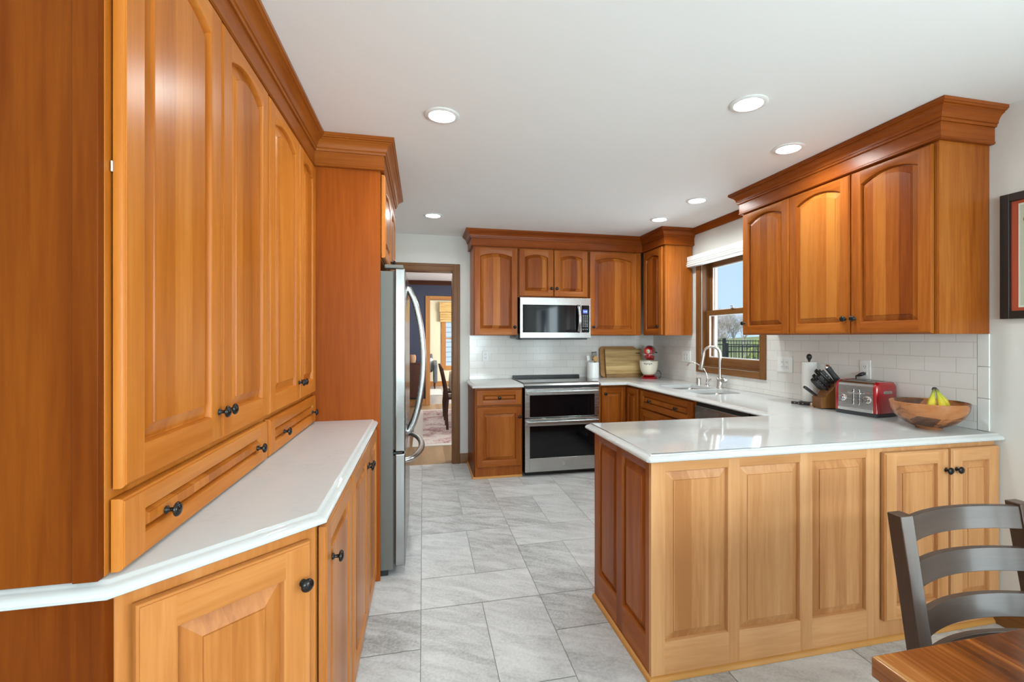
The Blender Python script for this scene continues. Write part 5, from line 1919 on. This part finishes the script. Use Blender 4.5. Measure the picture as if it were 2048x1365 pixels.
# ================================================================ dining room and living room beyond the doorway
def beyond():
    y0, y1 = YB + 0.12, 9.65
    struct(MB().box(-3.3, 3.3, YB + 0.0205, 9.78, -0.03, -0.0005).build('floor_dining', 'floorwood', smooth=0))
    struct(MB().box(-3.3, 3.3, 9.7805, 13.5, -0.03, -0.0005).build('floor_living', 'floorgrey', smooth=0))
    struct(MB().box(-3.3, 3.3, y0 + 0.0005, 13.6, HC + 0.04, HC + 0.14).build('ceiling_dining', 'ceiling', smooth=0))
    # navy wall with an opening and a window at its left
    ox0, ox1, oz = 0.125, 1.15, 2.105
    wx0, wx1, wz0, wz1 = -1.30, -0.30, 0.75, 1.75
    mb = MB()
    top = HC + 0.04
    for a in ((-3.3, wx0, 0, top), (wx0, wx1, 0, wz0), (wx0, wx1, wz1, top), (wx1, ox0, 0, top), (ox0, ox1, oz, top), (ox1, 3.3, 0, top)):
        mb.box(a[0], a[1], y1, y1 + 0.13, a[2], a[3])
    struct(mb.build('wall_dining_back', 'blue', smooth=0))
    mb = MB()
    for a in ((y0, 6.4), (8.4, 10.8), (12.6, 13.6)):
        mb.box(3.3, 3.42, a[0], a[1], 0, top)
    for a in ((6.4, 8.4), (10.8, 12.6)):  # unseen openings, added to let the dining and living fill lights in
        mb.box(3.3, 3.42, a[0], a[1], 0, 0.65).box(3.3, 3.42, a[0], a[1], 2.15, top)
    struct(mb.build('wall_dining_right', 'blue', smooth=0))
    struct(MB().box(-3.42, -3.3, y0, 13.6, 0, top).build('wall_dining_left', 'blue', smooth=0))
    mb = MB()
    cw = 0.078
    mb.box(ox0 - cw, ox0, y1 - 0.02, y1 - 0.0005, 0, oz + cw, 0).box(ox1, ox1 + cw, y1 - 0.02, y1 - 0.0005, 0, oz + cw, 0)
    mb.box(ox0, ox1, y1 - 0.02, y1 - 0.0005, oz, oz + cw, 1)
    mb.box(ox0 - 0.0005, ox0 + 0.012, y1 - 0.02, y1 + 0.15, 0, oz, 0)
    struct(mb.build('door_3', ['oakl_z', 'oakl_h'], bevel=0.004))
    mb = MB()
    for a in ((wx0, wx0 + 0.05, wz0, wz1), (wx1 - 0.05, wx1, wz0, wz1)):
        mb.box(a[0], a[1], y1 - 0.02, y1 + 0.04, a[2], a[3], 0)
    mb.box(wx0, wx1, y1 - 0.02, y1 + 0.04, wz0 - 0.05, wz0, 1).box(wx0, wx1, y1 - 0.02, y1 + 0.04, wz1 - 0.08, wz1, 1).box(wx0, wx1, y1, y1 + 0.04, 1.23, 1.26, 1)
    struct(mb.build('window_3', ['oakl_z', 'oakl_h'], smooth=0))
    mb = MB()
    sweep(mb, [(-3.29, y1 - 0.0005), (3.29, y1 - 0.0005)], [(0.0, top - 0.085), (0.012, top - 0.085), (0.03, top - 0.045), (0.06, top - 0.02), (0.06, top - 0.001), (0, top - 0.001)])
    struct(mb.build('trim_dining_crown', 'walnut_h', smooth=30))
    mb = MB()
    sweep(mb, [(-3.29, y1 - 0.0005), (ox0 - cw - 0.001, y1 - 0.0005)], [(0, 0), (0.016, 0), (0.016, 0.10), (0.008, 0.125), (0, 0.13)])
    struct(mb.build('baseboard_dining', 'oakl_h', smooth=30))
    # living room back wall with a window
    lx0, lx1, lz0, lz1 = 0.62, 1.42, 0.56, 1.92
    yl = 13.40
    mb = MB()
    for a in ((-3.3, lx0, 0, top), (lx0, lx1, 0, lz0), (lx0, lx1, lz1, top), (lx1, 3.3, 0, top)):
        mb.box(a[0], a[1], yl, yl + 0.13, a[2], a[3])
    struct(mb.build('wall_living_back', 'cream', smooth=0))
    mb = MB()
    c = 0.12
    mb.box(lx0 - c, lx0, yl - 0.02, yl - 0.0005, lz0 - c, lz1 + c, 0).box(lx1, lx1 + c, yl - 0.02, yl - 0.0005, lz0 - c, lz1 + c, 0)
    mb.box(lx0, lx1, yl - 0.02, yl - 0.0005, lz0 - c, lz0, 1).box(lx0, lx1, yl - 0.02, yl - 0.0005, lz1, lz1 + c, 1)
    mb.box(lx0, lx1, yl + 0.02, yl + 0.05, 1.30, 1.335, 1)
    w = struct(mb.build('window_4', ['oakl_z', 'oakl_h'], smooth=0))
    MB().box(lx0, lx1, yl + 0.03, yl + 0.036, lz0, lz1).build('pane', 'glass', w, smooth=0)
    mb = MB()
    sweep(mb, [(-3.29, yl - 0.0005), (3.29, yl - 0.0005)], [(0, 0), (0.016, 0), (0.016, 0.10), (0.008, 0.125), (0, 0.13)])
    struct(mb.build('baseboard_living', 'oakl_h', smooth=30))
    # bamboo shade
    t = thing('bamboo_shade', 'golden bamboo roman shade over the far living room window', 'window shade', (1.02, yl - 0.022, 1.78))
    MB().box(-0.58, 0.58, -0.05, -0.001, 0.28, 0.55).build('valance', 'bamboo', t, bevel=0.004)
    mb = MB()
    for k in range(4):
        mb.box(-0.57, 0.57, -0.045 + 0.006 * (k % 2), -0.001, 0.0 + k * 0.069, 0.066 + k * 0.069)
    mb.build('folded_slats', 'bamboo', t, bevel=0.01)
    # rugs
    t = thing('area_rug', 'faded red and ivory patterned rug under the dining chairs', 'rug', (1.30, 7.50, 0))
    MB().box(-1.43, 1.43, -1.50, 1.50, 0.0003, 0.008).build('border', 'rug_border', t)
    MB().box(-1.30, 1.30, -1.38, 1.38, 0.0082, 0.0105).build('field', 'rug', t)
    o = tag(MB().box(-0.9, 0.9, -0.6, 0.68, 0.0, 0.008).build('accent_rug', 'rug_white', None, (-0.45, 11.85, 0.0005)), 'small ivory rug on the grey living room floor in front of the armchair', 'rug')

    # sideboard along the navy wall
    t = thing('sideboard', 'dark walnut sideboard on tapered legs against the navy wall', 'sideboard', (-0.76, 9.28, 0))
    MB().box(-0.78, 0.78, 0.0, 0.34, 0.20, 0.845).build('carcass', 'walnut_z', t, bevel=0.003)
    MB().box(-0.79, 0.79, -0.012, 0.345, 0.8455, 0.868).build('top', 'walnut_h', t, bevel=0.003)
    for x in (-0.72, 0.72):
        for y in (0.04, 0.30):
            MB().lathe([(0.0, 0.001), (0.013, 0.001), (0.022, 0.199), (0.0, 0.1995)], (x, y, 0), 'z', 12).build('leg', 'walnut_z', t)
    o = tag(MB().lathe([(0.0, 0), (0.055, 0), (0.066, 0.05), (0.068, 0.11), (0.058, 0.135), (0.050, 0.15), (0.047, 0.15), (0.055, 0.10), (0.0, 0.01)], (0, 0, 0), 'z', 20).build('woven_pot', 'basket', None, (-0.20, 9.42, 0.8685), smooth=50),
            'small brown and white pot standing on the walnut sideboard', 'pot')

    # dining table with cloth
    t = thing('dining_table', 'dining table covered by a beige cloth in the navy dining room', 'table', (0.93, 7.55, 0.0105))
    MB().box(-0.46, 0.46, -0.85, 0.85, 0.715, 0.745).build('tabletop', 'walnut_h', t)
    for x in (-0.40, 0.34):
        for y in (-0.79, 0.73):
            MB().box(x, x + 0.06, y, y + 0.06, 0.001, 0.7145).build('leg', 'walnut_z', t)
    mb = MB()
    rings = []
    for z, s, wv in ((0.752, 0.0, 0), (0.752, 0.470, 0.0), (0.745, 0.480, 0.0), (0.62, 0.488, 0.006), (0.492, 0.495, 0.012)):
        ring = []
        for k in range(72):
            base = rounded_rect(-0.47, 0.47, -0.86, 0.86, 0.03, 17)
            x, y = base[k]
            q = 1 + (s - 0.47) / 0.47 if s else 0.01
            n = wv * math.sin(k * 1.9)
            ring.append((x * q + (n if abs(x) > 0.4 else 0), y * (1 + (s - 0.47) / 0.86 if s else 0.01) + (n if abs(y) > 0.8 else 0), z))
        rings.append(ring)
    mb.loft(rings, 0, True, True, False)
    tag(mb.build('tablecloth', 'cloth', None, (0.93, 7.55, 0.0105), smooth=60), 'beige linen cloth hanging over the dining room table', 'tablecloth')

    def far_chair(y, label):
        t = thing('dining_chair', label, 'chair', (0.355, y, 0.0105), 0, 'dark chairs at the dining room table')
        for s in (-1, 1):
            mb = MB()
            pts = [(-0.01, s * 0.19, 0.0), (-0.02, s * 0.19, 0.25), (-0.005, s * 0.19, 0.45), (-0.035, s * 0.19, 0.65), (-0.09, s * 0.19, 0.90)]
            mb.loft([[(x - 0.018, yy - 0.016, z), (x + 0.018, yy - 0.016, z), (x + 0.018, yy + 0.016, z), (x - 0.018, yy + 0.016, z)] for x, yy, z in pts])
            mb.build('leg', 'walnut_z', t, bevel=0.004)
            MB().box(0.33, 0.365, s * 0.19 - 0.017, s * 0.19 + 0.017, 0.0, 0.4395).build('leg', 'walnut_z', t)
        MB().box(-0.01, 0.40, -0.22, 0.22, 0.44, 0.475).build('seat', 'walnut_h', t, bevel=0.008)
        for z, dx in ((0.85, -0.086), (0.70, -0.055), (0.58, -0.032)):
            MB().box(dx, dx + 0.014, -0.172, 0.172, z - 0.03, z + 0.03).build('back_slat', 'walnut_h', t)
    far_chair(7.16, 'dark wooden chair at the dining room table, nearer to the doorway')
    far_chair(7.96, 'dark wooden chair at the dining room table, farther from the doorway')

    # armchair
    t = thing('armchair', 'grey leather armchair with a pale blue cushion in the living room', 'armchair', (-0.10, 12.93, 0.0))
    MB().box(-0.36, 0.28, -0.36, 0.36, 0.16, 0.42).build('seat_base', 'fabric_grey', t, bevel=0.03, seg=3)
    for s in (-1, 1):
        mb = MB()
        pr = [(-0.36, 0.16), (0.30, 0.16), (0.36, 0.40), (0.40, 0.62), (0.36, 0.70), (0.20, 0.73), (-0.36, 0.64)]
        x0, x1 = 0.365 * s, 0.47 * s
        mb.loft([[(x, q, z) for q, z in [(a - 0.02, b) for a, b in pr]] for x in (min(x0, x1), max(x0, x1))])
        mb.build('arm', 'fabric_grey', t, bevel=0.03, seg=3)
    MB().box(-0.36, 0.36, 0.28, 0.42, 0.40, 0.90).build('back', 'fabric_grey', t, bevel=0.04, seg=3)
    for x in (-0.38, 0.40):
        for y in (-0.28, 0.32):
            MB().lathe([(0.0, 0.0005), (0.015, 0.0005), (0.024, 0.159), (0.0, 0.1595)], (x, y, 0), 'z', 10).build('leg', 'walnut_z', t)
    mb = MB()
    mb.x = Matrix.Translation((0.16, 0.18, 0.60)) @ Matrix.Rotation(math.radians(-18), 4, 'X')
    rr = rounded_rect(-0.20, 0.20, -0.20, 0.20, 0.05, 4)
    mb.loft([[(x * s, y, z * s) for x, z in rr] for y, s in ((-0.07, 0.55), (-0.045, 0.88), (0.0, 1.0), (0.045, 0.88), (0.07, 0.55))])
    tag(mb.build('throw_cushion', 'cushion', None, (-0.10, 12.93, 0.0), smooth=60), 'pale blue cushion propped on the grey armchair', 'cushion')
    # dining room downlight
    t = thing('recessed_light', 'round recessed ceiling light in the dining room seen through the doorway', 'ceiling light', (-0.30, 8.3, top - 0.0005), 0, 'recessed ceiling lights')
    MB().lathe([(0.062, 0.0), (0.084, 0.0), (0.085, -0.003), (0.080, -0.006), (0.064, -0.007), (0.062, -0.004), (0.062, 0.0)], (0, 0, 0), 'z', 28, 0, False, False).build('trim_ring', 'white', t, smooth=40)
    MB().lathe([(0.0, -0.0035), (0.0615, -0.0035), (0.0615, -0.0005), (0.0, -0.0005)], (0, 0, 0), 'z', 28).build('lens', 'lens', t)
    light('lamp', 'AREA', (0, 0, -0.010), (0, 0, 0), 10, (0.95, 0.99, 1.0), 0.12, parent=t)


beyond()


# ================================================================ garden outside the sink window
def garden():
    mb = MB()
    n = 24
    vs, fs = [], []
    for i in range(n + 1):
        for j in range(n + 1):
            x = XR + 0.2 + 60 * (i / n) ** 1.5
            y = -25 + 90 * j / n
            h = -0.25 + 0.034 * max(0, x - 3) + 0.05 * math.sin(x * 0.5 + y * 0.3)
            vs.append((x, y, h))
    for i in range(n):
        for j in range(n):
            a = i * (n + 1) + j
            fs.append((a, a + n + 1, a + n + 2, a + 1))
    mb.add(vs, fs)
    struct(mb.build('ground', 'lawn'))

    def gh(x, y):
        return -0.25 + 0.034 * max(0, x - 3) + 0.05 * math.sin(x * 0.5 + y * 0.3)

    h = thing('house', 'white sided neighbouring house outside the far living room window', 'house', (1.6, 17.5, -0.25))
    mb = MB()
    for k in range(22):
        mb.loft([[(x, 0.0, 0.18 * k), (x, 0.018, 0.18 * (k + 1)), (x, 3.0, 0.18 * (k + 1)), (x, 3.0, 0.18 * k)] for x in (-3.5, 2.4)])
    mb.build('siding', 'siding', h, smooth=0)
    mb = MB()
    mb.loft([[(-3.8, -0.3, 3.9), (2.7, -0.3, 3.9), (2.7, 3.3, 3.9), (-3.8, 3.3, 3.9)], [(-3.8, 1.4, 5.2), (2.7, 1.4, 5.2), (2.7, 1.6, 5.2), (-3.8, 1.6, 5.2)]])
    mb.build('roof', 'rubber', h, smooth=0)

    # iron fence in two runs
    def fence(name, label, p0, p1, npan, zt0, zt1, ht):
        t = thing(name, label, 'fence', (p0[0], p0[1], 0))
        d = Vector((p1[0] - p0[0], p1[1] - p0[1]))
        L = d.length
        d = d / L
        for k in range(npan + 1):
            s = L * k / npan
            zt = zt0 + (zt1 - zt0) * k / npan
            cx, cy = d.x * s, d.y * s
            g = gh(p0[0] + cx, p0[1] + cy)
            MB().box(cx - 0.04, cx + 0.04, cy - 0.04, cy + 0.04, min(g, zt - ht) - 0.02, zt + 0.05).build('post', 'iron', t)
        for k in range(npan):
            mb = MB()
            s0, s1 = L * k / npan + 0.045, L * (k + 1) / npan - 0.045
            za = zt0 + (zt1 - zt0) * k / npan
            zb = zt0 + (zt1 - zt0) * (k + 1) / npan
            for off in (0.03, 0.15, ht - 0.08):
                A, B = Vector((d.x * s0, d.y * s0, za - off)), Vector((d.x * s1, d.y * s1, zb - off))
                mb.tube([A, B], 0.013, 4)
            m_ = int((s1 - s0) / 0.078)
            for q in range(1, m_):
                s = s0 + (s1 - s0) * q / m_
                zt = za + (zb - za) * q / m_
                mb.box(d.x * s - 0.006, d.x * s + 0.006, d.y * s - 0.006, d.y * s + 0.006, zt - ht, zt)
            mb.build('picket_panel', 'iron', t, smooth=0)
    fence('garden_fence', 'black iron picket fence across the lawn, the taller run outside the sink window', (7.4, 14.25), (13.2, 11.3), 3, 1.27, 1.27, 1.15)
    fence('garden_fence', 'black iron picket fence outside the sink window, the lower run in front', (6.92, 9.78), (10.4, 8.0), 2, 1.17, 1.17, 1.15)

    # bare trees
    def bare_tree(x, y, h, label, seed):
        rnd = random.Random(seed)
        t = thing('bare_tree', label, 'tree', (x, y, gh(x, y) - 0.05), rnd.random() * 6)
        trunk, twigs = MB(), MB()

        def grow(p, d, ln, r, lev):
            q = p + d * ln
            mid = p + d * ln * 0.5 + Vector((rnd.uniform(-1, 1), rnd.uniform(-1, 1), 0)) * ln * 0.05
            (trunk if lev < 2 else twigs).tube([p, mid, q], [r, r * 0.82, r * 0.66], 5 if lev < 2 else 3, cap=False)
            if lev >= 5:
                return
            for k in range((6, 5, 4, 4, 3)[lev]):
                a = rnd.uniform(0, 2 * PI)
                sp = rnd.uniform(0.45, 1.0)
                nd = (d + Vector((math.cos(a) * sp, math.sin(a) * sp, rnd.uniform(-0.05, 0.35)))).normalized()
                grow(p + d * ln * rnd.uniform(0.55 if lev else 0.15, 1.0), nd, ln * rnd.uniform(0.60, 0.80), r * 0.60, lev + 1)
        grow(Vector((0, 0, 0)), Vector((0, 0, 1)), h * 0.30, h * 0.015, 0)
        trunk.build('trunk', 'bark', t, recalc=False)
        twigs.build('twigs', 'twig', t, smooth=0, recalc=False)
        return t
    spots = [(18.9, 28.2, 3.4), (21.6, 30.6, 3.7), (23.4, 27.4, 3.3), (26.5, 35.0, 4.2), (31.5, 33.6, 4.1), (22.2, 33.0, 4.2), (19.2, 31.4, 3.9), (26.0, 29.0, 3.6)]
    names = ['leftmost of the bare trees beyond the fence', 'bare tree just behind the leftmost one outside the window', 'bare tree on the near right of the group beyond the fence',
             'tall bare tree in the middle of the far row beyond the fence', 'bare tree at the far right of the row beyond the fence', 'tallest bare tree at the far left of the row beyond the fence',
             'bare tree between the leftmost pair and the far row', 'low bare tree half hidden by the right wall cabinet']
    for k, ((x, y, h), nm) in enumerate(zip(spots, names)):
        bare_tree(x, y, h * 1.12, nm, 11 + k)
    for k, (x, y) in enumerate(((27.0, 40.0), (31.0, 42.6), (35.4, 42.2), (39.6, 45.4))):
        t_ = bare_tree(x, y, 5.6, 'bare tree in the most distant row beyond the garden fence', 40 + k)
        t_['group'] = 'most distant bare trees'

    def shrub(x, y, r, h, mat, label, seed):
        rnd = random.Random(seed)
        t = thing('garden_shrub', label, 'shrub', (x, y, gh(x, y)))
        mb = MB()
        for k in range(420):
            a, u, q = rnd.uniform(0, 2 * PI), rnd.random() ** 0.4, rnd.uniform(-1, 1)
            c = Vector((r * u * math.cos(a) * math.sqrt(1 - q * q), r * u * math.sin(a) * math.sqrt(1 - q * q), h * 0.5 + h * 0.5 * q * u))
            e1 = Vector((rnd.uniform(-1, 1), rnd.uniform(-1, 1), rnd.uniform(-1, 1))).normalized() * 0.10
            e2 = e1.orthogonal().normalized() * 0.055
            mb.add([c - e1, c + e2, c + e1, c - e2], [(0, 1, 2, 3)])
        mb.build('foliage', mat, t, smooth=0, recalc=False)
        st = MB()
        for k in range(5):
            a = k * 1.3
            st.tube([(0, 0, -0.05), (0.3 * r * math.cos(a), 0.3 * r * math.sin(a), h * 0.5)], 0.015, 5)
        st.build('stem', 'bark', t, recalc=False)
    shrub(8.2, 10.9, 0.65, 0.75, 'leaf', 'dark green shrub behind the lower iron fence', 3)
    shrub(8.6, 12.9, 0.6, 0.9, 'leafy', 'yellow green shrub at the foot of the taller iron fence', 4)
    shrub(12.4, 15.0, 1.0, 1.3, 'leafy', 'tall yellow green bush beyond the taller iron fence', 5)
    shrub(9.9, 10.3, 0.65, 0.8, 'leaf', 'dark green shrub on the right behind the lower iron fence', 6)


garden()
